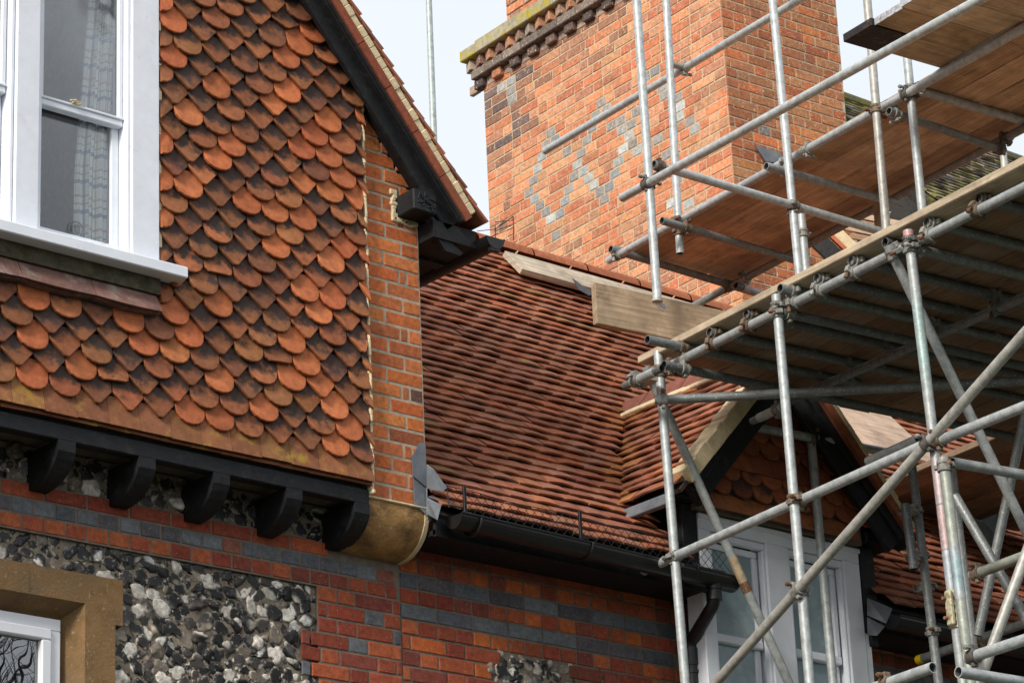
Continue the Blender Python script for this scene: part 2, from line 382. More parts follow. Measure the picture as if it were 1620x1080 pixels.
# wall built round the window opening (opening WX0..WX1)
zt=lambda x: min(gz(x)-.12, 11.5)
core.prism([(WX1,yA,6.10),(xr,yA,6.10),(xr,yA,zt(xr)),(WX1,yA,zt(WX1))],(0,yB-yA,0))
core.prism([(WX0,yA,6.10),(WX1,yA,6.10),(WX1,yA,6.93),(WX0,yA,6.93)],(0,yB-yA,0))
core.prism([(-7,yA,6.10),(WX0,yA,6.10),(WX0,yA,zt(WX0)),(-7,yA,zt(WX0))],(0,yB-yA,0))
core.prism([(WX0,yA,9.3),(WX1,yA,9.3),(WX1,yA,zt(WX1)),(WX0,yA,zt(WX0)),],(0,yB-yA,0))
core.build('wall_core',M_DMORTAR,wing)
low=MB()
SX0,SX1,SZ1=-3.2,-1.79,5.40             # lower window opening
low.prism([(SX1,.24,0),(-.01,.24,0),(-.01,.24,6.09),(SX1,.24,6.09)],(0,3.7,0))
low.prism([(SX0,.24,SZ1),(SX1,.24,SZ1),(SX1,.24,6.09),(SX0,.24,6.09)],(0,3.7,0))
low.prism([(-7,.24,0),(SX0,.24,0),(SX0,.24,6.09),(-7,.24,6.09)],(0,3.7,0))
low.build('lower_wall',M_FMORTAR,wing)
# rooms behind the windows (real interiors)
rm=MB()
for (x0,x1,z0,z1,y0) in((-4.2,-1.45,6.5,9.6,.12),(-4.0,-1.5,3.6,6.0,.5)):
    for P in ([(x0,y0,z0),(x0,y0+3,z0),(x0,y0+3,z1),(x0,y0,z1)],[(x1,y0,z0),(x1,y0,z1),(x1,y0+3,z1),(x1,y0+3,z0)],[(x0,y0+3,z0),(x1,y0+3,z0),(x1,y0+3,z1),(x0,y0+3,z1)],[(x0,y0,z0),(x1,y0,z0),(x1,y0+3,z0),(x0,y0+3,z0)],[(x0,y0,z1),(x0,y0+3,z1),(x1,y0+3,z1),(x1,y0,z1)]):
        rm.add(P,[(0,1,2,3)])
rm.build('room_lining',M_ROOMWALL,wing)
# ---- hung club tiles
CB=[(.48,.142,.050),(.44,.130,.048),(.50,.158,.058),(.40,.115,.043)]
CM=[(.33,.11,.045),(.29,.11,.045),(.28,.09,.038),(.36,.13,.050),(.27,.105,.043)]
CD=[(.24,.085,.036),(.27,.095,.038),(.20,.072,.036),(.22,.085,.038)]
ct=MB()
def club(mb,x,z,pointed,tint,w=.163,tot=.155,y0=WY,th=.014,xr_=None,xl_=None,broken=False):
    """one hung tile, tail tip at z; leans out at the tail"""
    hw=w/2; n=8; out=[]
    if pointed: 
        pts=[(-hw,.082),(-hw*.97,.074),(-.012,.003),(0,0),(.012,.003),(hw*.97,.074),(hw,.082)]
    else:
        rr=hw; pts=[]
        for k in range(n+1):
            a=math.pi*(1+k/n); pts.append((hw*math.cos(a),.074+.074*math.sin(a)))
    if broken: pts=[(p[0],max(p[1],.03+.2*(p[0]+hw)*.3)) for p in pts]
    rot=random.uniform(-.035,.035); ca,sa=math.cos(rot),math.sin(rot)
    pts=[(-hw,tot)]+pts+[(hw,tot)]
    lean=random.uniform(-.003,.004); camb=random.uniform(.003,.008); base=.018
    fr=[];bk=[];uv=[]
    for (px_,pz) in pts:
        qx=px_*ca-(pz-tot)*sa; qz=px_*sa+(pz-tot)*ca+tot
        xx=x+qx
        if xl_ is not None: xx=max(xx,xl_)
        if xr_ is not None: xx=min(xx,xr_)
        h=base+(.031+lean)*(1-pz/tot)+camb*(1-(px_/hw)**2)
        fr.append((xx,y0-h-th+.014,z+qz)); bk.append((xx,y0-h+.014,z+qz)); uv.append((px_/w,pz/.10))
    m=len(pts)
    # inset bevel ring on the face
    cx_,cz_=x,z+.09
    ins=[(cx_+(p[0]-cx_)*.95,p[1]-.0022,cz_+(p[2]-cz_)*.955) for p in fr]
    # cambered face: fan from spine
    sp=[(x,fr[0][1]-camb*.0-.0022-camb*.8,z+tot-.002),(x,(fr[0][1]+fr[m//2][1])/2-.0022-camb*.5,z+.075)]
    vs=fr+bk+ins; uvs=uv+uv+uv
    mb.add(vs,[tuple(2*m+k for k in range(m))],tint,uvs)
    mb.add(vs,[(k,k+1,2*m+k+1,2*m+k) for k in range(m-1)],tint,uvs)
    mb.add(vs,[(m+k,m+k+1,k+1,k) for k in range(m-1)],tint,uvs)
G0,PIT,ROWS=.0925,.166,28
for k in range(ROWS):
    z=6.240+G0*k; off=0 if k%2==0 else .5
    for i in range(-3,16):
        xx=-2.225+(i+off)*PIT
        if xx<-2.75 or xx-.083>-.36: continue
        if z+.05>gz(xx)-.05+.15 and z>gz(xx)+.10: continue
        if xx<-1.52 and z+.05>6.72:                 # window column
            if xx+.083<-1.545: continue
        t4=(i+off)
        isp=any(abs(((t4+s*k/2.0)+.01)%4)<.05 or abs(((t4+s*k/2.0)-.01)%4-4)<.05 for s in(-1,1))
        if random.random()<.10: isp=not isp
        q=random.random()
        lowz=z<6.75 and xx<-1.5
        if isp:
            if q<.70: c,a=random.choice(CD),random.uniform(.25,.62)
            elif q<.96: c,a=random.choice(CM),random.uniform(.1,.5)
            else: c,a=random.choice(CB),random.uniform(-.6,-.1)
        else:
            if q<.40: c,a=random.choice(CB),random.uniform(-1.0,-.35)
            elif q<.78: c,a=random.choice(CM),random.uniform(.05,.55)
            else: c,a=random.choice(CD),random.uniform(.15,.55)
        tt=jit(c,.12,.05); tt=(tt[0],tt[1],tt[2],a-.07)
        club(ct,xx,z,isp,tt,xr_=-.352,xl_=(-1.558 if (xx>-1.7 and z>6.69) else None),broken=random.random()<.02)
ct.build('hung_tiles',M_CLUB,wing)
# bottom course of plain tiles with lichen, tilted out
M_LICH=mat('lichened_tile',None,.9,0,18,.3,.6,70,.004,stain=(.36,.23,.03),stain_s=9,stain_lo=.55,stain_hi=.70)
bt=MB(); x=-3.0
while x<-.37:
    x2=min(x+.166,-.355); t=jit(random.choice([(.27,.105,.045),(.23,.09,.042),(.29,.13,.05)]),.12,.05)
    zj=random.uniform(-.004,.004)
    bt.prism([(x+.001,-.055,6.155+zj),(x2-.001,-.055,6.155+zj),(x2-.001,-.022,6.30),(x+.001,-.022,6.30)],(0,.014,0),t)
    x=x2 if x2>-.36 else x+.166
    if x2>=-.355: break
x=-3.05
while x<-.37:     # doubled under-eaves course below
    x2=min(x+.166,-.355); t=jit((.20,.07,.035),.2)
    bt.prism([(x+.001,-.038,6.138+random.uniform(-.004,.004)),(x2-.001,-.038,6.138),(x2-.001,-.01,6.24),(x+.001,-.01,6.24)],(0,.012,0),t); x+=.166
bt.build('bottom_tile_course',M_LICH,wing,'plain bottom course of tiles blotched with yellow lichen')
# weathered creasing tiles below the window sill
cr=MB(); xs=[-3.0,-2.68,-2.31,-1.93,-1.575]
for a,b in zip(xs[:-1],xs[1:]):
    n=6; c=jit((.20,.105,.085),.15)
    for k in range(n):
        f0,f1=k/n,(k+1)/n; h=lambda f:.012*math.sin(math.pi*f)
        xa,xb=a+(b-a)*f0+.002*(k==0),a+(b-a)*f1-.002*(k==n-1)
        za,zb=-.010*math.sin(math.pi*f0),-.010*math.sin(math.pi*f1)
        cr.prism([(xa,-.085-h(f0),6.735+za),(xb,-.085-h(f1),6.735+zb),(xb,-.03,6.835),(xa,-.03,6.835)],(0,.018,0),c)
        cr.prism([(xa,-.067,6.728+za),(xb,-.067,6.728+zb),(xb,-.067,6.742+zb),(xa,-.067,6.742+za)],(0,.06,0),c)
cr.build('sill_creasing_tiles',mat('weathered_creasing',None,.9,0,14,.35,.6,60,.005,stain=(.30,.27,.22),stain_s=9,stain_lo=.52,stain_hi=.7),wing,'greyed creasing tiles under the window sill')
dm=MB(); dm.box((-2.4,-.02,6.875),X,Y,Z,.835,.03,.045); dm.build('mossy_mortar_bed',mat('mossy_mortar',(.10,.09,.055),.95,0,30,.5,1,70,.012,stain=(.05,.05,.025),stain_s=12),wing)
# mortar fillet against the brick pier and the window
fl=MB(); z=6.10
while z<8.2:
    dz=random.uniform(.02,.05); wz=random.uniform(.006,.0095)
    fl.box((-.351+random.uniform(-.002,.002),-.018,z+dz/2),X,Y,Z,wz,.022+random.uniform(-.004,.006),dz/2*1.15,bev=.005); z+=dz
z=6.92
while z<8.9:
    dz=random.uniform(.02,.06)
    fl.box((-1.553+random.uniform(-.004,.003),-.016,z+dz/2),X,Y,Z,.011,.012+random.uniform(-.004,.008),dz/2*1.15,bev=.004); z+=dz
fl.build('mortar_fillet',M_CREAM,wing)
# ---- brick pier, x -.35..0
pm=MB(); pm.prism([(-.35,-.004,6.09),(0,-.004,6.09),(0,-.004,7.66),(-.35,-.004,8.12)],(0,.30,0)); pm.build('pier_mortar',M_MORTAR,wing)
pb=MB()
def tf_or(c,i,h,u,z):
    q=random.random()
    if q<.03: return jit((.13,.06,.045),.2)
    return jit(random.choice(ORANGE[:4] if q<.75 else ORANGE),.12,.06)
nC=27
JG=.0062
for c in range(nC):
    za=6.095+c*.0752; zb=za+.0752
    if c%2==0: lst=[(-.345,-.21),(-.21,0.0)] if (c//2)%2 else [(-.345,-.225),(-.225,0)]
    else: lst=[(-.345,-.135),(-.135,-.085),(-.085,0)] if (c//2)%2 else [(-.345,-.115),(-.115,0)]
    for a,b in lst:
        lim=(8.62-(za+.035))/1.28 -.717+.12
        if a>lim: continue
        put_brick(pb,V3(0,-.004,0),X,-Y,a,min(b,0),za,zb,tf_or(c,0,0,0,0),.002,.003)
        if b>=0: # return face on +X side
            put_brick(pb,V3(0,-.0,0),Y,X,0.0,.10 if c%2 else .215,za,zb,tf_or(c,0,0,0,0),.004)
JG=.005
pb.build('brick_pier',M_BRICK,wing,'orange brick pier with pale joints at the corner of the gable')
# ---- verge: bargeboard, moulding, soffit, undercloak, mortar, verge tiles
VYU=-.19
_a=at(525.6,0,1,VYU); _b=at(753,372,1,VYU); SLP=(_a[2]-_b[2])/(_b[0]-_a[0]); VC=_a[2]+SLP*_a[0]
sl=nrm(V3(1,0,-SLP)); up=nrm(V3(SLP,0,1)) # along slope down-right, and perpendicular outward
TOP=V3(-2.6,0,VC+2.6*SLP); BOT=V3(.16,0,VC-.16*SLP)
def voff(px,py,y): P=at(px,py,1,y); return float(np.dot(P-V3(0,P[1],VC),up))
OB=(voff(484,0,-.12)+voff(625,233,-.12))/2; OG=(voff(646,233,-.12)); OM=voff(655,233,-.16)
def rail(mb,off0,off1,y0,y1,tint=(1,1,1,1),a=TOP,b=BOT,bev=0):
    """board following the verge between perpendicular offsets off0..off1 and depth y0..y1"""
    c=(a+b)/2+up*(off0+off1)/2+Y*(y0+y1)/2
    mb.box(c,sl,up,Y,np.linalg.norm(b-a)/2,abs(off1-off0)/2,abs(y1-y0)/2,tint,bev)
bg=MB(); rail(bg,OB,OG,-.12,-.085,bev=.006); rail(bg,OG+.0005,-.002,-.10,-.07); bgo=bg.build('bargeboard',M_BLACK,wing)
md=MB(); rail(md,OM,-.003,-.165,-.101,bev=.008); rail(md,-.018,-.002,-.18,-.1655,bev=.003); md.build('moulding',M_BLACK,bgo)
sf=MB(); rail(sf,-.045,-.02,-.069,.04); sf.build('verge_soffit',M_BLACK,wing)
uc=MB(); L=np.linalg.norm(BOT-TOP); n=int(L/.255)
for k in range(n+1):
    a=TOP+sl*(k*.255+.002); b=TOP+sl*min((k+1)*.255-.002,L+.03)
    rail(uc,.0,.016,VYU+.012,-.02,jit((.23,.07,.04),.1),a,b)
    rail(uc,.0,.046,VYU,VYU+.011,jit((.25,.075,.042),.1),a,b)
uc.build('undercloak_tiles',M_ROOF,wing)
mt=MB(); n=int(L/.06)
for k in range(n):
    a=TOP+sl*(k*.06); b=TOP+sl*((k+1)*.06+.004); j=random.uniform(-.006,.006)
    rail(mt,.0465,.086,VYU-.004-j*.6,-.05,(1,1,1,1),a,b,.006)
mt.build('verge_mortar',M_CREAM,wing)
vt=MB()
k=0
while k*.1<L+.05:
    s=k*.1; c0=TOP+sl*s
    P=[c0+sl*(.1)+up*.122,c0+sl*(.1)+up*.108,c0-sl*.06+up*.084,c0-sl*.06+up*.098]
    y0=VYU-.004+random.uniform(-.008,.008)
    vt.prism([p+Y*y0 for p in P],(0,4.6,0),clay()); k+=1
vt.build('roof',M_ROOF,wing)
# far side roof slope, hidden but real
fr_=MB(); fr_.prism([(-2.6,-.18,10.72),(-7,-.18,6.0),(-7,-.18,6.1),(-2.6,-.18,10.86)],(0,4.6,0),(.2,.07,.04,1)); fr_.build('roof_far_slope',M_ROOF,wing)
# purlin end block with carved front
pu=MB(); pu.box((-.062,-.066,7.632),X,Y,Z,.074,.08,.056,bev=.006)
for i in range(14):
    a=random.uniform(0,6.28); cc=V3(-.06+random.uniform(-.05,.05),-.148,7.63+random.uniform(-.03,.03))
    pu.box(cc,V3(math.cos(a),0,math.sin(a)),Y,V3(-math.sin(a),0,math.cos(a)),.022,.004,.004,bev=.002)
pu.build('purlin_end',M_BLACK,wing)
pu=MB()
for k in range(16):
    t_=k/15; cc=(-.150+random.uniform(-.006,.006),-.008,7.555+.15*t_) if k%2 else (-.145+.14*t_,-.008,7.563+random.uniform(-.004,.006))
    pu.box(cc,X,Y,Z,random.uniform(.012,.024),.009,random.uniform(.010,.018),bev=.006)
pu.build('purlin_mortar',M_CREAM,wing)
# lower end scroll of the bargeboard, eaves soffit, fascia, gutter
bk=MB(); bk.prism([(-.01,-.11,7.60),(.06,-.11,7.55),(.14,-.11,7.46),(.20,-.11,7.43),(.18,-.11,7.41),(.09,-.11,7.415),(.03,-.11,7.48)],(0,.05,0)); bk.build('bargeboard_foot',M_BLACK,bgo)
so_=MB(); so_.box((.14,.95,7.515),X,Y,Z,.136,1.07,.045)
for yy in(.15,.55,.95): so_.box((.14,yy,7.462),X,Y,Z,.13,.035,.0075)
so_.build('eaves_soffit',M_BLACK,wing)
def gutter(mb,a,b,out,r=.062,cap0=True,cap1=True):
    """half round gutter from a to b (rim centre line), out = horizontal outward unit"""
    a=np.asarray(a,float);b=np.asarray(b,float); d=nrm(b-a); n=12
    prof=[(r*math.cos(math.pi+math.pi*k/n),r*math.sin(math.pi+math.pi*k/n)) for k in range(n+1)]
    pin=[(x*.93,z*.93) for x,z in prof][::-1]
    pf=prof+pin
    o=len(mb.v); mb.sweep(pf,a,b,out,Z,closed=True,caps=False)
    for c,q in((a,cap0),(b,cap1)):
        if q:
            vs=[c+x*np.asarray(out)+z*Z for x,z in prof]; mb.prism(vs,d*.004)
    # bead on the rim
    mb.tube(a+np.asarray(out)*r,b+np.asarray(out)*r,.006,8)
gu=MB(); gutter(gu,(.325,-.215,7.505),(.325,1.25,7.505),X,.058); 
for yy in(-.2,.45): gu.box((.325,yy,7.445),X,Y,Z,.03,.012,.008)
go=gu.build('eaves_gutter',M_BPLAS,wing)
wr=MB(); 
for y_ in(-.27,-.13):
    wr.tube((.395,y_,7.49),(.40,y_,7.62),.0025,5); wr.tube((.40,y_,7.60),(.28,y_,7.56),.002,5)
wr.tube((.40,-.27,7.62),(.40,-.13,7.60),.0025,5); wr.tube((.28,-.27,7.52),(.40,-.20,7.62),.002,5); wr.tube((.40,-.27,7.56),(.29,-.2,7.5),.002,5); wr.tube((.29,-.25,7.52),(.40,-.25,7.58),.002,5)
wr.build('gutter_guard_wire',M_WIRE,go)
# ---- jetty beam and brackets
jb=MB(); jb.box((-1.9,.012,6.085),X,Y,Z,1.54,.03,.038,bev=.005); jb.box((-1.9,.12,6.128),X,Y,Z,1.54,.12,.008); jb.build('jetty_beam',M_BLACK,wing)
for bx in(-2.86,-2.45,-2.035,-1.615,-1.21,-.80,-.405):
    b_=MB(); prof=[(-.018,6.05),(.24,6.05),(.24,5.876),(.17,5.879),(.11,5.888),(.062,5.908),(.025,5.935),(-.002,5.968),(-.018,6.0)]
    b_.prism([(bx-.045,y,z) for y,z in prof],(.09,0,0)); b_.build('bracket',M_BLACK,wing)
# ---- kneeler stone
kn=MB(); pk=[(-.004+.204*(1-math.cos(t)),6.06-.184*math.sin(t)) for t in [math.pi/2*i/18 for i in range(19)]]
prof=[(.30,6.090),(-.004,6.090)]+pk+[(.30,5.874)]
kn.prism([(-.37,y,z) for y,z in prof],(.372,0,0)); kno=kn.build('kneeler_stone',M_KNEEL,wing,'curved ochre kneeler stone under the brick pier')
km=MB()
pr2=[(-.008,6.094)]+[(y-.004,z-.003) for y,z in pk]
for (y0,z0),(y1,z1) in zip(pr2[:-1],pr2[1:]): km.prism([(-.018,y0,z0),(.006,y0,z0),(.006,y1,z1),(-.018,y1,z1)],(0,.03,0))
km.box((-.18,-.004,6.093),X,Y,Z,.18,.012,.006,bev=.004); km.build('kneeler_mortar',M_CREAM,wing)
# ---- lead flashing strip round the pier foot
ld=MB()
def sheet(mb,pts,th=.004,tint=(1,1,1,1)):
    pts=[np.asarray(p,float) for p in pts]; n=nrm(np.cross(pts[1]-pts[0],pts[2]-pts[0])); mb.prism(pts,n*th,tint)
sheet(ld,[at(652,722,1,-.014),at(664,700,1,-.014),at(673,700,1,-.014),at(676,770,1,-.014),at(676,815,1,-.014),at(656,797,1,-.014)])
sheet(ld,[at(675,735,1,-.03),at(685,742,1,-.09),at(706,772,1,-.12),at(700,777,1,-.12),at(675,772,1,-.03)])
sheet(ld,[at(675,786,1,-.04),at(698,798,1,-.13),at(692,822,1,-.15),at(675,812,1,-.04)])
sheet(ld,[at(677,786,1,-.05),at(729,806,1,-.10),at(722,799,1,.02),at(684,784,1,.02)])
ld.tube(at(653,752,1,-.018),at(675,770,1,-.02),.0035,6); ld.tube(at(675,772,1,-.03),at(676,815,1,-.03),.004,6)
ld.build('lead_flashing',M_LEAD,wing)
# ---- lower wall finishes: brick bands, quoin block, flints
lm=MB(); lm.box((-.25,.2285,3.0),X,Y,Z,.248,.006,2.89); lm.box((-3.25,.2285,5.801),X,Y,Z,2.7505,.006,.112)
lm.build('brick_bedding',M_DMORTAR,wing)
lb=MB()
TOPZ=5.913
for c in range(3):
    za=TOPZ-(c+1)*.0735
    fn=[lambda h:jit(random.choice(RED),.12,.05),lambda h:jit(random.choice(BLUE),.15),lambda h:jit(random.choice(RED),.12,.05)][c]
    for a,b,h in bond(-2.9,-.02 if c else -.40,'S' if c==0 else 'H',c%2):
        t=fn(h)
        if c==1 and random.random()<.10: t=jit((.25,.09,.06),.1)
        put_brick(lb,V3(0,LY+.003,0),X,-Y,a,b,za,za+.0735,t,.004)
for c in range(30):
    za=TOPZ-.2205-(c+1)*.0745; q=(-.50,-.60)[(c//3)%2]
    seq=[('S'if c%2 else 'H')]
    for a,b,h in bond(q,-.002,'F' if c%2 else 'F',c%2):
        r=random.random(); t=jit(random.choice(BLUE),.15) if ((h and r<.42) or r<.12) else jit(random.choice(RED),.12,.05)
        put_brick(lb,V3(0,LY+.003,0),X,-Y,a,b,za,za+.0745,t,.004)
lb.build('brick_bands',M_BRICK,wing)
# flints
def ico():
    t=(1+5**.5)/2
    v=[(-1,t,0),(1,t,0),(-1,-t,0),(1,-t,0),(0,-1,t),(0,1,t),(0,-1,-t),(0,1,-t),(t,0,-1),(t,0,1),(-t,0,-1),(-t,0,1)]
    f=[(0,11,5),(0,5,1),(0,1,7),(0,7,10),(0,10,11),(1,5,9),(5,11,4),(11,10,2),(10,7,6),(7,1,8),(3,9,4),(3,4,2),(3,2,6),(3,6,8),(3,8,9),(4,9,5),(2,4,11),(6,2,10),(8,6,7),(9,8,1)]
    v=[nrm(p) for p in v]
    for _ in range(2):
        cache={}; nf=[]
        def mid(a,b):
            k=(min(a,b),max(a,b))
            if k not in cache: cache[k]=len(v); v.append(nrm(v[a]+v[b]))
            return cache[k]
        for a,b,c in f:
            x,y,z=mid(a,b),mid(b,c),mid(c,a); nf+=[(a,x,z),(b,y,x),(c,z,y),(x,y,z)]
        f=nf
    return np.array(v),f
ICO_V,ICO_F=ico()
def flints(mb,y,x0,x1,z0,z1,n,rmin=.012,rmax=.036,keep=None):
    placed=[]
    cell=.09; grid={}
    for r0,cnt in((rmax,n),(rmax*.78,n*2),(rmax*.6,n*4),(rmax*.42,n*8),(rmin,n*10)):
        for _ in range(cnt*4):
            x=random.uniform(x0,x1); z=random.uniform(z0,z1); r=r0*random.uniform(.85,1.15); ecc=random.uniform(1.0,1.9)
            if keep and not keep(x,z,r): continue
            gx,gz_=int(x/cell),int(z/cell); ok=True
            for i in(-1,0,1):
                for j in(-1,0,1):
                    for (a,b,q,e) in grid.get((gx+i,gz_+j),()):
                        if ((a-x)/1.12)**2+(b-z)**2<((q*e**.5*.80+r*ecc**.5*.80))**2*.92: ok=False;break
                    if not ok:break
                if not ok:break
            if ok: grid.setdefault((gx,gz_),[]).append((x,z,r,ecc)); placed.append((x,z,r,ecc))
    for (x,z,r,e) in placed:
        an=random.gauss(0,.5); rx,rz=r*e**.5*1.12,r/e**.5*1.2
        V=ICO_V.copy(); k1=RNG.uniform(-3,3,(3,)); ph=RNG.uniform(0,6,4)
        disp=1+.24*np.sin(V@k1*1.6+ph[0])+.17*np.sin(V[:,0]*4+ph[1])*np.cos(V[:,2]*4.5+ph[2])+.06*np.sin(V[:,1]*8+V[:,0]*7+ph[3])
        V=V*disp[:,None]
        split=random.random()<.8
        if split: V[:,1]=np.maximum(V[:,1],-random.uniform(.32,.6)-.22*(V[:,0]*random.uniform(-1,1)+V[:,2]*random.uniform(-1,1)))
        c,s=math.cos(an),math.sin(an); A=V[:,0]*rx; B=V[:,2]*rz
        Pp=np.stack([x+A*c-B*s,y+V[:,1]*r*.62+.004,z+A*s+B*c],1)
        q=random.random()
        if q<.54: t=jit((.018,.017,.018),.4)
        elif q<.82: t=jit((.060,.050,.045),.35)
        elif q<.91: t=jit((.20,.165,.13),.2)
        else: t=jit((.62,.57,.50),.12)
        pd=nrm(RNG.uniform(-1,1,3)); pth_=random.uniform(.25,.95) if q<.85 else 9; patch=jit(random.choice([(.55,.50,.43),(.30,.25,.19),(.12,.11,.11),(.62,.6,.55)]),.2)
        rimt=jit((.52,.47,.38),.2)
        o=len(mb.v); mb.v.extend(map(tuple,Pp))
        cen=V[:,1]
        rad=np.sqrt(V[:,0]**2+V[:,2]**2); rn=rad/max(rad.max(),1e-6)+.10*np.sin(V[:,0]*9+ph[1])*np.sin(V[:,2]*8+ph[2])
        kr=np.clip((rn-.76)/.10,0,1)*(1 if (split and q<.86) else 0); kp=np.clip((ICO_V@pd-pth_)/.12,0,1)
        cols=[]
        for a_,b_ in zip(kr,kp):
            c_=[t[i]*(1-b_)+patch[i]*b_ for i in range(3)]; cols.append(tuple(c_[i]*(1-a_)+rimt[i]*a_ for i in range(3))+(1,))
        for f in ICO_F:
            m_=(cen[f[0]]+cen[f[1]]+cen[f[2]])/3
            rr=abs(V[list(f),0]).mean()**2+abs(V[list(f),2]).mean()**2
            if m_>.25: continue
            mb.f.append([o+i for i in f]); mb.t.append([cols[i] for i in f]); mb.uv.append(None); mb.sm.append(True)
fm=MB()
def kf(x,z,r):
    if 5.34+.22<z<5.54+.0 and x<-1.58: pass
    if z<5.555 and x<-1.585+(.0 if z>5.35 else -.035)+r*.5: return False
    if x+r*.8>-.50-(.10 if int((TOPZ-.2205-z)/.0745)//3%2 else 0): return False
    return z+r*.7<5.69
flints(fm,LY+.02,-2.5,-.46,5.0,5.69,700,rmin=.009,rmax=.033,keep=kf)
flints(fm,LY+.02,-2.6,-.42,5.935,6.06,60,keep=lambda x,z,r:z-r*.6>5.915)
fm.build('flint_facing',M_FLINT,wing,'knapped black and white flints set in pale mortar')
# ---- stone window surround and casement, bottom left
ss=MB()
Fy=LY-.012
ox0,ox1,oz1=-3.35,-1.592,5.54       # outer
ix1,iz1=-1.79,5.405                 # inner front arris
rx1,rz1=-1.865,5.335                # back of splay (y=.34)
ss.prism([(ox0,Fy,iz1),(ox1,Fy,iz1),(ox1,Fy,oz1),(ox0,Fy,oz1)],(0,.05,0))
ss.prism([(ix1,Fy,4.2),(ox1-.04,Fy,4.2),(ox1-.04,Fy,5.33),(ix1,Fy,5.33)],(0,.05,0)); ss.prism([(ix1,Fy,5.33),(ox1,Fy,5.33),(ox1,Fy,iz1),(ix1,Fy,iz1)],(0,.05,0))
ss.add([(ox0,Fy,iz1),(ix1,Fy,iz1),(rx1,.33,rz1),(ox0,.33,rz1)],[(0,1,2,3)],uv=None)
ss.add([(ix1,Fy,iz1),(ix1,Fy,4.2),(rx1,.33,4.2),(rx1,.33,rz1)],[(0,1,2,3)])
for k in range(9): ss.box((-2.08+random.uniform(-.002,.002),Fy-.001,5.42+.012*k),X,Y,Z,.0016,.0015,random.uniform(.002,.005),bev=.0008)
ss.build('stone_surround',M_STONE,wing,'ochre stone surround with splayed reveals')
cw=thing('casement_window','',None,(-2.4,.3,4.6)); del cw['label']; del cw['category']; 
cw.parent=wing; cw.location=Vector((-2.4,.3,4.6))-wing.location
def frame_rect(mb,x0,x1,z0,z1,y,w_,d,bev=.004):
    mb.box(((x0+x1)/2,y+d/2,z1-w_/2),X,Y,Z,(x1-x0)/2,d/2,w_/2,bev=bev); mb.box(((x0+x1)/2,y+d/2,z0+w_/2),X,Y,Z,(x1-x0)/2,d/2,w_/2,bev=bev)
    mb.box((x0+w_/2,y+d/2,(z0+z1)/2),X,Y,Z,w_/2,d/2,(z1-z0)/2-w_-.0005,bev=bev); mb.box((x1-w_/2,y+d/2,(z0+z1)/2),X,Y,Z,w_/2,d/2,(z1-z0)/2-w_-.0005,bev=bev)
cf=MB(); frame_rect(cf,-3.1,-1.872,4.3,5.333,.275,.055,.06); frame_rect(cf,-3.04,-1.925,4.36,5.281,.262,.05,.055,.006); cf.build('frame',M_PVC,cw)
gp=MB(); gp.box((-2.5,.30,4.8),X,Y,Z,.55,.006,.45); gp.build('pane',M_GLASS2,cw)

# ================================================================== SASH WINDOW (upper left)
sw=thing('sash_window','',None,(-2.3,.02,7)); del sw['label']; del sw['category']
sw.parent=wing; sw.location=Vector((-2.3,.02,7))-wing.location
fb=MB()
# box frame: stile at right (-1.75..-1.565), mullion (-2.38..-2.165), head far above, bottom rail
def vb(x0,x1,z0,z1,y0,y1,bev=.003): fb.box(((x0+x1)/2,(y0+y1)/2,(z0+z1)/2),X,Y,Z,(x1-x0)/2,(y1-y0)/2,(z1-z0)/2,bev=bev)
vb(-1.715,-1.566,6.985,9.2,-.045,.10); vb(-1.735,-1.713,6.985,9.2,-.028,.10,.006)
vb(-2.335,-2.215,6.985,9.2,-.045,.10); vb(-2.213,-2.190,6.985,9.2,-.028,.10,.006); vb(-2.360,-2.337,6.985,9.2,-.028,.10,.006)
vb(-3.0,-2.88,6.985,9.2,-.045,.10)
vb(-2.88,-1.74,6.955,7.0,-.03,.10)
fb.build('frame',M_WHITE,sw)
sh=MB()
def sashpair(x0,x1):
    global sh
    fb2=sh
    def q(x0,x1,z0,z1,y0,y1,bev=.004): fb2.box(((x0+x1)/2,(y0+y1)/2,(z0+z1)/2),X,Y,Z,(x1-x0)/2,(y1-y0)/2,(z1-z0)/2,bev=bev)
    # lower sash (set back)
    q(x0,x0+.035,7.0,7.70,.035,.075); q(x1-.04,x1,7.0,7.70,.035,.075); q(x0,x1,6.995,7.055,.03,.078)
    # upper sash (forward) with meeting rail
    q(x0,x1,7.640,7.672,.0,.045); q(x0-.0,x1+.0,7.672,7.684,-.008,.045,.003)
    q(x0,x0+.022,7.68,9.2,.0,.04); q(x1-.024,x1,7.68,9.2,.0,.04)
sashpair(-2.188,-1.737); sashpair(-2.875,-2.365)
sh.build('sash',M_WHITE,sw)
gl=MB()
for a,b in((-2.155,-1.775),(-2.85,-2.40)):
    gl.box(((a+b)/2,.055,7.35),X,Y,Z,(b-a)/2,.003,.30)
for a,b in((-2.167,-1.76),(-2.85,-2.385)):
    gl.box(((a+b)/2,.022,8.43),X,Y,Z,(b-a)/2,.003,.745)
gl.build('pane',M_GLASS,sw)
sl_=MB(); sl_.box((-2.26,-.055,6.935),X,Y,Z,.795,.075,.0275,bev=.005); sl_.build('sill',M_WHITE,sw)
st=MB()
for k in range(20):
    a=2*math.pi*k/20; b=2*math.pi*(k+1)/20; c=V3(-1.955,.050,7.095); r=.038
    st.tube(c+r*V3(math.cos(a),0,math.sin(a)),c+r*V3(math.cos(b),0,math.sin(b)),.0022,5)
for dx in(-.018,0,.018): st.tube((-1.955+dx,.05,7.078),(-1.955+dx,.05,7.108),.0028,5)
st.path([(-1.973,.05,7.108),(-1.964,.05,7.115),(-1.955,.05,7.108),(-1.946,.05,7.115),(-1.937,.05,7.108)],.0028,5)
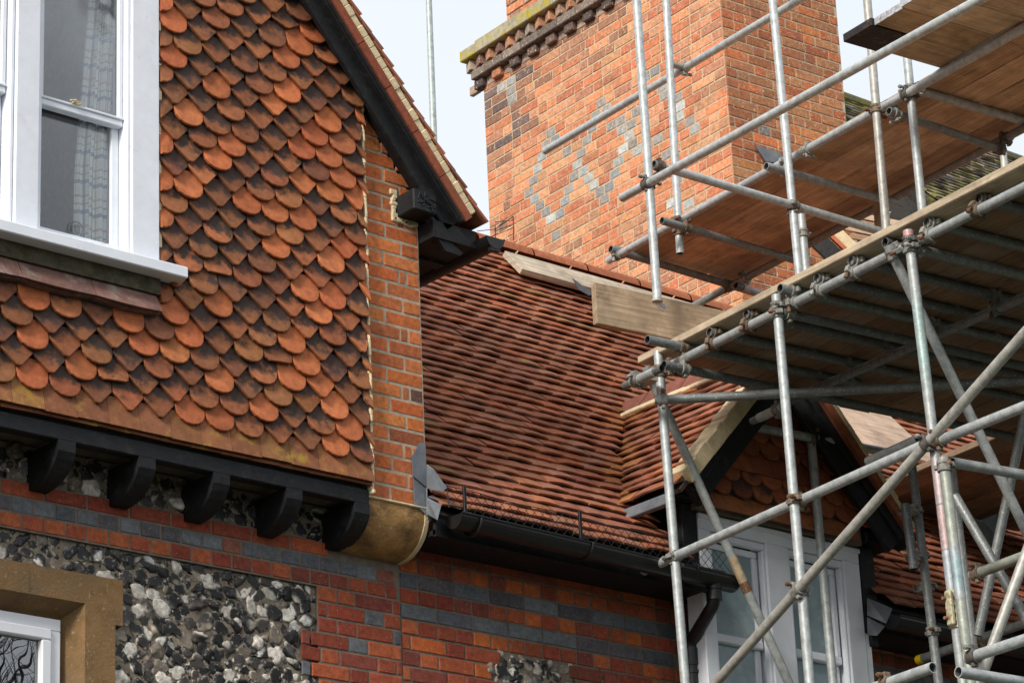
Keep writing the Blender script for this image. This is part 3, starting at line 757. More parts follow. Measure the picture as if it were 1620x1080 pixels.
st.build('glazing_mark',mat('grey_print',(.16,.18,.20),.6,0,5,.1,0),sw)
bb=MB(); 
for i in range(9): bb.box((-2.01+random.uniform(-.03,.03),-.012,7.69+random.uniform(-.006,.01)),nrm(V3(1,0,random.uniform(-.6,.6))),Y,Z,.012,.006,.004,bev=.002)
bb.build('paint_flake',M_CREAM,sw)
# curtain hanging inside
cu=MB(); nz_,nx_=26,36
def cpt(i,j):
    f=i/nx_; zt_=9.0-(9.0-6.98)*j/nz_
    lean=.0 if zt_<7.4 else (zt_-7.4)*.10
    x=-1.94+lean*.8+f*(.235-.05*max(0,zt_-7.4)); return (x,.092+.014*math.sin(f*17+.3*math.sin(j*.3))+.01*math.sin(f*41),zt_)
vs=[cpt(i,j) for j in range(nz_+1) for i in range(nx_+1)]; uv=[(i/nx_*.55,9.0-(9.0-6.98)*j/nz_) for j in range(nz_+1) for i in range(nx_+1)]
cu.add(vs,[(j*(nx_+1)+i,j*(nx_+1)+i+1,(j+1)*(nx_+1)+i+1,(j+1)*(nx_+1)+i) for j in range(nz_) for i in range(nx_)],(1,1,1,1),uv,True)
tag(cu.build('curtain',M_CURT),'blue and cream checked curtain hanging inside the upper sash window','curtain')

# ================================================================== MAIN RANGE
main=thing('main_house_range','brick house range with plain tiled roof between the wing and the dormer','house',(2,3,0))
EZ=6.078; EY=-.08; TH=R(48)
SU=V3(0,math.cos(TH),math.sin(TH)); SN=V3(0,-math.sin(TH),math.cos(TH)); RO_=V3(0,EY,EZ)
SLEN=(2.49-EY)/math.cos(TH)
wl=MB(); wl.box((6.02,.2495,3.0),X,Y,Z,6.015,.02,3.05); wl.build('wall_bedding',M_DMORTAR,main)
mbk=MB(); mbr=MB()
def mkeep(u,z):
    # dormer window stands in front; flint insets left open
    for (a,b,c,d) in FI:
        if a<u<b and c<z<d: return False
    return not(1.86<u<2.98 and z<6.3)
FI=[(.60,1.11,5.385,5.535),(.53,.75,5.385,5.47),(1.27,1.34,5.46,5.535),(1.44,1.75,5.385,5.46)]
Bz0=5.842+.077*3
for c in range(26):
    zt1=Bz0-c*.077; za=zt1-.077
    kind={3:'S',5:'S'}.get(c,'H' if c%2==0 else 'S')
    if c in (7,8,9): kind='F'
    x0=.002
    for a,b,h in bond(x0,5.6,kind,c%2 if c!=5 else 0):
        cu_=(a+b)/2
        if not mkeep(cu_,za+.04): continue
        if c in(3,5): t=jit(random.choice(BLUE),.15)
        else: t=jit(random.choice(RED+[(.45,.11,.03)]),.14,.06)
        put_brick(mbk if cu_<2.4 else mbr,V3(0,LY+.009,0),X,-Y,a,b,za,za+.077,t,.0045)
mbk.build('brick_wall',M_BRICK,main,'red brick wall with two bands of blue bricks'); mbr.build('brick_wall',M_BRICK,main)
ff=MB()
for (a,b,c,d) in FI: flints(ff,LY+.010,a,b,c,d,14,rmax=.03,keep=lambda x,z,r:a+r*.7<x<b-r*.7 and c+r*.6<z<d-r*.6)
ff.build('flint_inset',M_FLINT,main)
# roof
AX,AZ=2.39,7.39; DP=R(47); DTAN=math.tan(DP)       # dormer ridge x,z and pitch
def dz(x): return AZ-abs(x-AX)*DTAN
rt=MB()
def rkeep(u,s):
    P=RO_+U_*u+SU*(s+.05)
    if P[2]<dz(P[0])-.06 and abs(P[0]-AX)<1.2 : 
        return False if abs(P[0]-AX)<.78 else True
    if abs(u-AX)<.60 and P[2]<dz(P[0]): return False
    return True
U_=X
def rtint(u,s):
    P=RO_+X*u+SU*s
    t=clay()
    dv=abs(P[2]-dz(P[0]))
    if dv<.07 and abs(P[0]-AX)<.8: t=jit((.30,.125,.05),.2)
    if random.random()<.008: t=jit((.27,.15,.07),.2)
    if random.random()<.05: t=jit((.34,.11,.055),.1)
    return t
sk=MB()
for xa,xb,sa,sb_ in((0,1.78,0,SLEN),(3.06,9,0,SLEN),(1.781,3.059,1.0,SLEN)): sk.prism([RO_-SN*.03+X*xa+SU*sa,RO_-SN*.03+X*xb+SU*sa,RO_-SN*.03+X*xb+SU*sb_,RO_-SN*.03+X*xa+SU*sb_],-SN*.05)

# cut the felt under the dormer: not needed, the dormer stands through it
sk.build('roof_boarding',mat('roof_felt',(.02,.02,.02),.9,0,5,.2,0),main)
roof_tiles(rt,RO_,X,SU,SN,.02,9.0,0,SLEN,rtint,rkeep)
rt.build('roof',M_ROOF,main,'plain clay tiled roof slope with wavy handmade tiles')
rg=MB(); RP=RO_+SU*SLEN
x=2.45
while x<8.5:
    L_=.45; c=jit((.34,.12,.06),.1); n=8; r=.12
    vs=[]
    for xx in(x,x+L_-.012):
        for k in range(n+1):
            a=math.pi*k/n; vs.append((xx,RP[1]+r*math.cos(a)*.95,RP[2]-.035+r*math.sin(a)*.75))
    rg.add(vs,[(k,k+1,n+2+k,n+1+k) for k in range(n)],c,smooth=True); x+=L_
rg.build('ridge_tile',M_ROOF,main)
# back slope
bs=MB(); bs.prism([RP,RP+X*9,RP+X*9+V3(0,2.6,-2.6),RP+V3(0,2.6,-2.6)],(0,-.02,-.04),(.2,.07,.04,1)); bs.build('roof_back',M_ROOF,main)
# gutters
GY,GZ=-.135,6.035
gm=MB(); gutter(gm,(.055,GY,GZ),(1.90,GY,GZ-.03),-Y,.064)
for xx in(.17,.885,1.6):
    n=10; pts=[(xx,GY+.07*math.cos(math.pi+math.pi*k/n)*-1,GZ-.01+.07*math.sin(math.pi+math.pi*k/n)) for k in range(n+1)]
    gm.path(pts,.008,6)
gm.build('eaves_gutter',M_BPLAS,main)
gm=MB(); gutter(gm,(3.09,GY,GZ-.05),(8,GY,GZ-.1),-Y,.064); gm.build('eaves_gutter',M_BPLAS,main)
fa=MB(); fa.box((.95,-.03,6.02),X,Y,Z,.93,.012,.065); fa.box((.95,.09,5.975),X,Y,Z,.93,.125,.012); fa.box((5.6,-.03,5.99),X,Y,Z,2.5,.012,.06); fa.box((5.6,.09,5.94),X,Y,Z,2.5,.125,.012); fa.build('eaves_fascia',M_BLACK,main)
# gutter guard: diamond mesh with posts
gg=MB(); x0,x1,zb,zt_,yy=.035,1.93,6.075,6.185,-.125; p=.052; n=int((x1-x0)/p)
for k in range(-3,n+1):
    for s in(1,-1):
        a=x0+k*p+(0 if s>0 else .11)
        xa,xb=a,a+s*.11
        za,zb_=zb,zt_
        # clip to range
        if min(xa,xb)<x0-.001 or max(xa,xb)>x1: continue
        gg.tube((xa,yy,za-.017*(xa-x0)),(xb,yy+.01,zb_-.017*(xb-x0)),.0017,4,caps=False)
gg.path([(x0+(x1-x0)*f,yy+.01,zt_-.017*(x1-x0)*f+.004*math.sin(f*22)) for f in[i/20 for i in range(21)]],.0022,5)
gg.tube((x0,yy,zb),(x0,yy+.01,zt_+.012),.003,6); gg.tube((x1,yy,zb-.03),(x1,yy+.01,zt_-.03),.002,5)
ggo=gg.build('gutter_guard',M_WIRE,main)
for xx,h in((.125,.10),(.865,.10)):
    q=MB(); q.box((xx,yy-.012,6.12),X,Y,Z,.009,.006,.075,bev=.002); q.box((xx,yy-.03,6.05),X,Y,Z,.009,.02,.006); q.build('post',M_BPLAS,ggo)
# downpipe with swan neck
dp=MB(); a=V3(1.762,GY,5.985)
pth=[a,a-Z*.05,a-Z*.10]+[a-Z*(.12+.013*k)+V3(.004*k,.022*k,0)*.95 for k in range(1,12)]
e=pth[-1]; pth+=[e+V3(.002,.006,-.03),e+V3(.002,.008,-.07),e+V3(.002,.008,-1.2)]
dp.path(pth,.034,14); dpo=dp.build('downpipe',M_BPLAS,main)
q=MB(); 
for c,dd in((a-Z*.02,.03),(a-Z*.085,.022),(e+V3(.002,.008,-.08),.045),(e+V3(.002,.008,-.16),.008)):
    q=MB(); q.tube(c+Z*dd,c-Z*dd,.041,14); q.build('collar',M_BPLAS,dpo)
q=MB(); q.box((1.762,GY,6.0),X,Y,Z,.07,.06,.03,bev=.02); q.build('gutter_outlet',M_BPLAS,main)

# ================================================================== DORMER
dor=thing('gabled_dormer','small gabled dormer with white window and tile-hung peak above the gutter','dormer',(2.41,.3,5.5))
DS=V3(math.cos(DP),0,math.sin(DP)); DSN=V3(-math.sin(DP),0,math.cos(DP))   # left slope: up to the right
DSr=V3(-math.cos(DP),0,math.sin(DP)); DSNr=V3(math.sin(DP),0,math.cos(DP))
DY0=-.20; DL=.90/math.cos(DP)
for (o_,S_,N_,sg) in((V3(AX-.90,0,AZ-.90*DTAN),DS,DSN,1),(V3(AX+.90,0,AZ-.90*DTAN),DSr,DSNr,-1)):
    t=MB()
    def dk(u,s,o_=o_,S_=S_):
        P=o_+Y*u+S_*(s+.04); mz=EZ+(P[1]-EY)*math.tan(TH)
        return P[2]>mz-.06
    roof_tiles(t,o_,Y,S_,N_,DY0,2.0,0,DL,lambda u,s:(jit((.30,.125,.05),.2) if abs((o_+Y*u+S_*s)[2]-(EZ+((o_+Y*u)[1]-EY)*math.tan(TH)))<.07 else (jit((.5,.17,.08),.1) if random.random()<.06 else clay())),dk)
    P0=o_+Y*DY0-N_*.02; t.prism([P0,P0+S_*DL,P0+S_*DL+Y*1.1,P0+Y*.12],-N_*.02,(.03,.03,.03,1))
    t.build('roof_slope',M_ROOF,dor)
# ridge tiles, bedded on cream mortar
rd=MB(); mo=MB(); y=1.22; 
while y>DY0-.05:
    L_=.33; c=jit((.22,.085,.06),.1); vs=[]; n=4
    pr=[(-.12,-.118),(-.006,.012),(.006,.012),(.12,-.118)]
    for yy_ in(y,y-L_+.006):
        for (px_,pz) in pr: vs.append((AX+px_,yy_,AZ+.045+pz))
    rd.add(vs,[(k,k+1,5+k,4+k) for k in range(3)],c)
    for (px_,pz) in pr: pass
    y-=L_
for s in(-1,1):
    for k in range(24):
        yy_=1.22-k*.06; mo.box((AX+s*.118,yy_-.03,AZ-.085+random.uniform(-.004,.004)),Y,V3(s*math.cos(DP),0,-math.sin(DP)),V3(s*math.sin(DP),0,math.cos(DP)),.031,.022,.016,bev=.004)
for k in range(7): mo.box((AX-.1+.033*k,1.235,AZ-.05+.03*(3-abs(k-3))),X,Y,Z,.024,.025,.03,bev=.008)
rd.build('ridge_tile',M_ROOF,dor); mo.build('ridge_mortar',M_CREAM,dor)
# verge on both rakes
for (S_,N_,nm) in((DS,DSN,'l'),(DSr,DSNr,'r')):
    a=V3(AX,0,AZ)-S_*1.24; b=V3(AX,0,AZ)-S_*.0
    def rr(mb,o0,o1,y0,y1,t=(1,1,1,1),a=a,b=b,bev=0):
        mb.box((a+b)/2+N_*(o0+o1)/2+Y*(y0+y1)/2,S_,N_,Y,np.linalg.norm(b-a)/2,abs(o1-o0)/2,abs(y1-y0)/2,t,bev)
    q=MB(); rr(q,(-.185 if nm=='l' else -.20),-.05,DY0+.03,DY0+.065,bev=.005); rr(q,-.10,-.045,DY0+.01,DY0+.032,bev=.004); q.build('bargeboard',M_BLACK,dor)
    q=MB(); rr(q,-.046,-.032,DY0-.015,DY0+.18,(.22,.07,.04,1))
    if nm=='r': rr(q,-.046,.0,DY0-.022,DY0-.012,(.32,.10,.05,1))
    q.build('undercloak_tiles',M_ROOF,dor)
    q=MB()
    for k in range(20):
        aa=a+S_*k*.062; lo_,hi_=((-.048,.036) if nm=='l' else (-.001,.034)); rr(q,lo_,hi_+random.uniform(-.006,.006),DY0-.024+random.uniform(-.004,.004),DY0+.1,(1,1,1,1),aa,aa+S_*.066,.005)
    q.build('verge_mortar',M_CREAM,dor)
    q=MB(); rr(q,-.06,-.05,DY0+.06,.20); q.build('verge_soffit',M_BLACK,dor)
# gable wall with hung tiles
q=MB(); q.prism([(AX-.62,-.04,6.40),(AX+.62,-.04,6.40),(AX+.62,-.04,dz(AX+.62)-.05),(AX,-.04,AZ-.07),(AX-.62,-.04,dz(AX-.62)-.05)],(0,.18,0)); q.build('gable_core',M_DMORTAR,dor)
q=MB()
for k in range(9):
    z=6.49+.085*k
    for i in range(-5,6):
        xx=AX+(i+(.5 if k%2 else 0))*.155
        if z+.02>dz(xx)-.10 or abs(xx-AX)>.64: continue
        c=random.choice([(.32,.085,.04),(.27,.07,.035),(.36,.11,.045),(.22,.06,.035),(.40,.12,.05)]); tt=jit(c,.12,.05)
        if k%3==2: q.prism([(xx-.076,-.09,z-.01),(xx+.076,-.09,z-.01),(xx+.076,-.057,z+.12),(xx-.076,-.057,z+.12)],(0,.013,0),(tt[0],tt[1],tt[2],-20))
        else: club(q,xx,z,False,(tt[0]*.8,tt[1]*.8,tt[2]*.8,random.uniform(-.3,.4)),w=.152,y0=-.04)
for i in range(-4,5):
    tt=jit((.34,.12,.045),.15); xx=AX+i*.155
    if abs(xx-AX)<.62: q.prism([(xx-.077,-.105,6.40),(xx+.076,-.105,6.40),(xx+.076,-.06,6.50),(xx-.077,-.06,6.50)],(0,.014,0),(tt[0],tt[1],tt[2],-20))
q.build('hung_tiles',M_CLUB,dor)
# cheek / corner posts, black
for c_,h_ in (((1.755,.06,6.275),(.055,.06,.152)),((3.085,.06,6.175),(.055,.06,.242))):
    q=MB(); q.box(c_,X,Y,Z,*h_,bev=.004); q.box((c_[0]-.005,c_[1]-.045,c_[2]-h_[2]-.03),X,Y,Z,.03,.03,.05,bev=.004); q.build('corner_post',M_BLACK,dor)
for c_ in ((1.72,.03,6.46),(3.14,.03,6.45)):
    q=MB(); q.box(c_,X,Y,Z,.12,.10,.03,bev=.004); q.build('purlin_end',M_BLACK,dor)
for x_ in (1.83,3.0):
    q=MB(); q.box((x_,.62,6.35),X,Y,Z,.028,.49,.40); q.build('cheek',M_BLACK,dor)
q=MB(); P0=V3(AX-.93,0,dz(AX-.93)-.035); q.box(P0+V3(0,.20,0),X,Y,Z,.022,.36,.028,bev=.004); q.build('eaves_fascia',M_LEAD,dor)
q=MB()
sheet(q,[at(1372,945,1,-.03),at(1412,962,1,-.10),at(1402,985,1,-.13),at(1372,972,1,-.03)]); q.build('lead_flashing',M_LEAD,dor); q=MB(); sheet(q,[at(1372,975,1,-.04),at(1400,990,1,-.10),at(1388,1004,1,-.12),at(1373,1003,1,-.04)])
q.build('lead_flashing',M_LEAD,dor)
dw=thing('dormer_window','',None,(2.4,0,5)); del dw['label']; del dw['category']; dw.parent=dor; dw.location=Vector((2.4,0,5))-dor.location
q=MB()
def bx(mb,x0,x1,y0,y1,z0,z1,bev=.004,t=(1,1,1,1)): mb.box(((x0+x1)/2,(y0+y1)/2,(z0+z1)/2),X,Y,Z,(x1-x0)/2,(y1-y0)/2,(z1-z0)/2,t,bev)
WL,WR,WT=1.815,3.02,6.385
bx(q,WL,WR,.0,.12,WT-.075,WT); bx(q,WL-.004,WR+.004,-.012,.12,WT-.02,WT+.006)
bx(q,WL,WL+.085,.0,.12,4.9,WT-.076); bx(q,WR-.125,WR,.0,.12,4.9,WT-.076)
bx(q,2.305,2.475,.0,.12,4.9,WT-.076)
bx(q,WR,WR+.055,.005,.10,4.9,5.93,.01)
for (a,b) in((WL+.085,2.305),(2.475,WR-.125)):
    bx(q,a,b,.012,.05,WT-.115,WT-.077,.006); bx(q,a,a+.02,.012,.05,4.9,WT-.116,.006); bx(q,b-.02,b,.012,.05,4.9,WT-.116,.006)
q.build('frame',M_WHITE,dw)
q=MB()
for (a,b) in((WL+.107,2.283),(2.497,WR-.147)):
    bx(q,a,b,.05,.085,WT-.155,WT-.118,.006); bx(q,b-.035,b,.05,.085,5.78,WT-.156,.005); bx(q,a,a+.03,.05,.085,5.78,WT-.156,.005)
    bx(q,a,b,.045,.09,5.735,5.78,.006); bx(q,a,a+.035,.07,.10,4.9,5.734,.005); bx(q,b-.04,b,.07,.10,4.9,5.734,.005)
q.build('sash',M_WHITE,dw)
q=MB()
for (a,b) in((WL+.137,2.248),(2.527,WR-.182)):
    bx(q,a-.003,b+.003,.066,.070,5.782,WT-.157,0); bx(q,a,b,.084,.088,4.9,5.733,0)
q.build('pane',M_FROST,dw)

# ================================================================== CHIMNEY
ch=thing('chimney_stack','broad orange brick chimney with grey diaper headers and mossy corbelled cap','chimney',(5.3,4,8))
cs=R(-3.45); CX=V3(math.cos(cs),math.sin(cs),0); CY=V3(-math.sin(cs),math.cos(cs),0); PC=dep(1150,150,21.2); PC0=V3(PC[0],PC[1],0)
CW,CDp=1.125,2.75
def cbox(mb,u0,u1,v0,v1,z0,z1,t=(1,1,1,1),bev=0):  # u along CX, v along CY
    mb.box(PC0+CX*(u0+u1)/2+CY*(v0+v1)/2+Z*(z0+z1)/2,CX,CY,Z,(u1-u0)/2,(v1-v0)/2,(z1-z0)/2,t,bev)
q=MB(); cbox(q,.0015,CW,.0015,CDp,8.3,12.15); q.build('shaft_mortar',mat('chimney_mortar',(.54,.43,.29),.95,0,30,.2,.6,90,.006,stain=(.42,.33,.22),stain_s=2.5,stain_lo=.55,stain_hi=.8),ch)
CHOSEN=None
GREY=[(600,70),(640,120),(565,180),(740,240),(910,130),(955,40),(525,290),(490,390),(455,500),(415,600),(465,650),(510,710),(560,765),(600,830),(645,890),(680,780),(725,670),(755,570),(800,465),(830,350),(860,240),(885,395),(925,460),(970,520),(1020,590),(1100,540),(1060,650),(1145,420),(1180,310),(1220,205),(1300,150),(1270,80),(1340,210),(1155,10),(1215,40),(1290,10),(1560,270),(1600,690)]
GP=[(760+a/5.4,200+b/5.4) for a,b in GREY]+[(980+a/5.4,b/5.4) for a,b in((270,620),(250,600),(360,745),(385,810),(490,810),(515,890),(140,950),(40,1060),(100,1050),(10,1030),(600,1010),(640,1070))]+[(740+a/5.4,b/5.4) for a,b in((1140,880),(1185,930),(1090,985),(1290,1050),(1440,950),(1560,600),(1600,640),(560,340),(290,760),(370,700),(370,800),(380,870))]
GP+=[(1055,250),(1075,190),(1072,290),(1062,320),(1040,215),(1090,330)]
GU=[]
for a,b in GP:
    P=onplane(a,b,PC,CX); GU.append((float(np.dot(P-PC,CY)),P[2]))
sb=MB(); JG=.0050
cg=.0752; zc0=8.9
darkp=onplane(790,150,PC,CX)
GC={}
for gu_,gzz in GU:
    c=int((gzz-zc0)/cg); GC.setdefault(c,[]).append(gu_)
def chim_course(c):
    gs=[]; 
    for g_ in sorted(GC.get(c,[])):
        if g_<.06 or g_>CDp-.06: continue
        if gs and g_-gs[-1]<.11:
            if g_-gs[-1]<.06: continue
            g_=gs[-1]+.110
        gs.append(g_)
    out=[]; u=0.0
    def fill(a,b):
        L_=b-a
        if L_<.012: return
        ps=[]; t=0; k=(c+len(out))%2
        while t<L_-.05:
            w_=.108 if k%2 else .222
            if random.random()<.12: w_=.108
            ps.append(w_); t+=w_; k+=1
        if not ps: ps=[L_]
        f=L_/sum(ps)
        if f<.78 and len(ps)>1: ps.pop(); f=L_/sum(ps)
        x=a
        for w_ in ps: out.append((x,x+w_*f,0)); x+=w_*f
    off=(.165 if c%2 else 0)*(0 if gs else 1)
    for g_ in gs: fill(u,g_-.054); out.append((max(g_-.054,u),g_+.054,9)); u=g_+.054
    fill(u,CDp); return out
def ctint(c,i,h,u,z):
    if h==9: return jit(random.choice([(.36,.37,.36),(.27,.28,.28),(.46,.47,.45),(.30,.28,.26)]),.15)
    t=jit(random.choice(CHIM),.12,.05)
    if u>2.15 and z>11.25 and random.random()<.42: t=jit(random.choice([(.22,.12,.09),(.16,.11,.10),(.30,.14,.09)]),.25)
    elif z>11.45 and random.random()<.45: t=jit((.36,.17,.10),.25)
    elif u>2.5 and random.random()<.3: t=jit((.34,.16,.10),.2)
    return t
for c in range(43):
    za=zc0+c*cg
    for a,b,h in chim_course(c):
        if za>11.80: continue
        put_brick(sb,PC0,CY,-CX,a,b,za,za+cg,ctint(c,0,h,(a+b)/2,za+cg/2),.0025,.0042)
    for a,b,h in bond(.0,CW,'F' if c%3 else 'S',(c+1)%2,.222,.108):
        t=jit(random.choice([(.50,.16,.06),(.44,.14,.055),(.55,.20,.07),(.40,.17,.075),(.36,.12,.05),(.46,.20,.09)]),.14,.06)
        if h and random.random()<.03: t=jit((.22,.21,.20),.2)
        put_brick(sb,PC0,CX,-CY,a,b,za,za+cg,t,.0025,.0042)
sb.build('shaft',M_CBRICK,ch,'chimney shaft of Flemish bond brick with a grey diaper pattern')
# corbels: dentils, band, dogtooth, slab
cz1=11.80
v=0.0
while v<CDp-.02:
    q=MB()
    t=jit(random.choice([(.13,.085,.07),(.10,.07,.06),(.35,.14,.07),(.08,.06,.055)]),.2)
    cbox(q,-.045,.03,v+.004,v+.112,cz1,cz1+.073,t,.006); v+=.225; q.build('dentil',M_CBRICK,ch)
v=0; q=MB()
while v<CDp-.02: q=MB(); cbox(q,-.008,.03,v+.117,v+.221,cz1,cz1+.073,jit((.34,.25,.19),.15),.004); v+=.225; q.build('corbel_brick',M_CBRICK,ch)
q=MB(); v=-.07
while v<CDp+.06: cbox(q,-.075,.02,v+.003,min(v+.222,CDp+.06),cz1+.076,cz1+.148,jit(random.choice([(.16,.13,.11),(.22,.18,.15),(.10,.08,.075),(.26,.21,.17)]),.2),.005); v+=.225
cbox(q,.021,CW+.06,-.075,.02,cz1+.076,cz1+.148,(.2,.12,.09,1),.005); q.build('corbel_band',M_CBRICK,ch)
q=MB(); v=.0
while v<CDp+.02:
    c=PC0+CX*(-.035)+CY*(v+.055)+Z*(cz1+.19); a1=nrm(-CX+CY*.35); a2=nrm(CX*.35+CY)
    q.box(c,a1,a2,Z,.055,.045,.040,jit(random.choice([(.34,.22,.16),(.22,.13,.10),(.45,.22,.12),(.40,.32,.26)]),.15),.004); v+=.125
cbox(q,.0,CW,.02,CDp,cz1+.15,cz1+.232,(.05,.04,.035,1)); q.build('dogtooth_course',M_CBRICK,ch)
q=MB(); v=-.12
while v<CDp+.1:
    L_=random.choice([.3,.45,.38]); cbox(q,-.13,CW+.1,v+.002,min(v+L_-.002,CDp+.12),cz1+.235,cz1+.325,jit((.36,.32,.22),.12),.006); v+=L_
cbox(q,-.06,CW+.04,-.05,CDp+.02,cz1+.326,cz1+.40,(.34,.29,.2,1),.01)
q.build('cap_slab',mat('lichened_cap',None,.95,0,20,.35,.7,60,.006,stain=(.42,.34,.03),stain_s=6.5,stain_lo=.5,stain_hi=.6),ch)
q=MB()
for c in range(14):
    for a,b,h in bond(.12,2.42,'F',c%2): put_brick(q,PC0+CX*.0,CY,-CX,a,b,cz1+.40+c*cg,cz1+.40+(c+1)*cg,jit(random.choice(CHIM[:4]+[(.35,.2,.14)]),.15,.05),.006)
q.build('upper_shaft',M_CBRICK,ch); q=MB(); cbox(q,.004,CW-.1,.12,2.42,cz1+.40,cz1+1.5); q.build('upper_shaft_mortar',M_MORTAR,ch)
q=MB(); sheet(q,[onplane(1193,230,PC-CY*.02,CY),onplane(1232,243,PC-CY*.02,CY),onplane(1255,262,PC-CY*.02,CY),onplane(1210,256,PC-CY*.02,CY)],-.01); q.build('lead_flashing',M_LEAD,ch); q=MB(); sheet(q,[at(905,440,1,2.0),at(925,455,1,2.0),at(940,462,1,2.0),at(932,468,1,2.0),at(915,458,1,2.0)])
q.build('lead_flashing',M_LEAD,ch)

# ================================================================== FAR ROOFS
fr=thing('far_mossy_roof','old mossy tiled roof with dark ragged tiles beyond the scaffold, right of the chimney','roof',(9,5,9))
PR=dep(1345,163,25.0); THF=R(45); S2=V3(0,math.cos(THF),math.sin(THF)); N2=V3(0,-math.sin(THF),math.cos(THF)); O2=V3(PR[0]-1.2,PR[1],PR[2])-S2*4.0
q=MB()
roof_tiles(q,O2,X,S2,N2,0,7.5,0,4.0,lambda u,s:jit(random.choice([(.10,.075,.055),(.15,.11,.08),(.07,.055,.045),(.20,.16,.12),(.15,.14,.05),(.30,.28,.25)]),.3,.1),None,.105,.17,.018,.014)
q.prism([O2,O2+X*7.5,O2+X*7.5+S2*4.0,O2+S2*4.0],-N2*.1,(.04,.035,.03,1)); q.build('tile_slope',M_MOSSROOF,fr)
q=MB(); q.box(O2+S2*4.0+X*3.75,X,Y,Z,3.75,.08,.05,(.12,.11,.07,1),.03); q.build('ridge',M_MOSSROOF,fr)
q=MB(); q.prism([O2+V3(0,.3,0),O2+X*7.5+V3(0,.3,0),O2+X*7.5+V3(0,.3,-9),O2+V3(0,.3,-9)],(0,5,0)); q.prism([O2+S2*3.95+V3(0,.05,0),O2+X*7.5+S2*3.95+V3(0,.05,0),O2+X*7.5+S2*3.95+V3(0,2.7,-2.9),O2+S2*3.95+V3(0,2.7,-2.9)],(0,-.04,-.05)); q.build('wall',M_CBRICK,fr)
# small far gable verge seen between the decks
fg=thing('far_gable_verge','small dark bargeboard verge with cream mortar and old tiles, seen between the two decks','gable',(6,2,8))
B0=dep(1283,352,20.4); 
dd=nrm(dep(1335,402,20.3)-B0)
pp=nrm(np.cross(dd,-M[1])); 
def fv(name,o0,o1,dy,m,t=(1,1,1,1)):
    q=MB(); a=B0-dd*.05; b=B0+dd*.75
    q.box((a+b)/2+pp*(o0+o1)/2+Y*dy,dd,pp,nrm(np.cross(dd,pp)),np.linalg.norm(b-a)/2,abs(o1-o0)/2,.05,t,.004); return q.build(name,m,fg)
sgn=1 if (M[0]@pp)>0 else -1
fv('bargeboard',0,-.11*sgn,0,M_BLACK); fv('undercloak',.0,.025*sgn,-.02,M_ROOF,(.45,.15,.08,1)); fv('verge_mortar',.025*sgn,.09*sgn,-.02,M_CREAM); 
q=MB()
for k in range(9):
    a=B0+dd*(-.05+.09*k)+pp*sgn*(.10); q.box(a+M[0]*.22,nrm(M[0]*.93+dd*.35),pp,nrm(np.cross(M[0],pp)),.26,.022,.05,jit(random.choice([(.5,.32,.2),(.35,.22,.14),(.55,.42,.3)]),.15),.004)
q.build('verge_tiles',M_ROOF,fg)
q=MB(); q.box(B0+dd*.45-pp*sgn*.26,nrm(dd+pp*sgn*.4),pp,nrm(np.cross(dd,pp)),.22,.08,.03,(1,1,1,1),.02); q.build('brace',M_BLACK,fg)

# ================================================================== SCAFFOLD
ss_=R(-5.8); XS=V3(math.cos(ss_),math.sin(ss_),0); YS=V3(-math.sin(ss_),math.cos(ss_),0)
sc=thing('scaffold','galvanised tube and clip scaffold standing against the tiled roof, with three levels','scaffold',(1.335,-.275,0))
TR=.02415; T={}
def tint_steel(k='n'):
    base={'n':(.34,.36,.355),'l':(.43,.46,.46),'d':(.20,.21,.205),'g':(.31,.33,.28),'w':(.40,.39,.355),'u':(.15,.16,.16),'b':(.09,.095,.10),'r':(.36,.27,.17)}[k]  # u: same steel, darkened to stand for shade under the lower deck
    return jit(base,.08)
def tube(id,a,b,name='tube',k='n',e0=0,e1=0,hollow=True):
    a=np.asarray(a,float); b=np.asarray(b,float); d=nrm(b-a); a=a-d*e0; b=b+d*e1; T[id]=(a,b)
    q=MB(); q.tube(a,b,TR,20,tint_steel(k),hollow=.0200 if hollow else 0); return q.build(name,M_STEEL,sc)
def couple(i,j,off=0.0):
    a,b=T[i]; c,d=T[j]; u=nrm(b-a); v=nrm(d-c); w_=a-c; A=np.dot(u,v); D=1-A*A
    s=(A*np.dot(v,w_)-np.dot(u,w_))/max(D,1e-6); t=(np.dot(v,w_)-A*np.dot(u,w_))/max(D,1e-6)
    s=min(max(s,.04),np.linalg.norm(b-a)-.04); t=min(max(t,.04),np.linalg.norm(d-c)-.04)
    P=a+u*s; Q=c+v*t; clamp(P,u,Q,v)
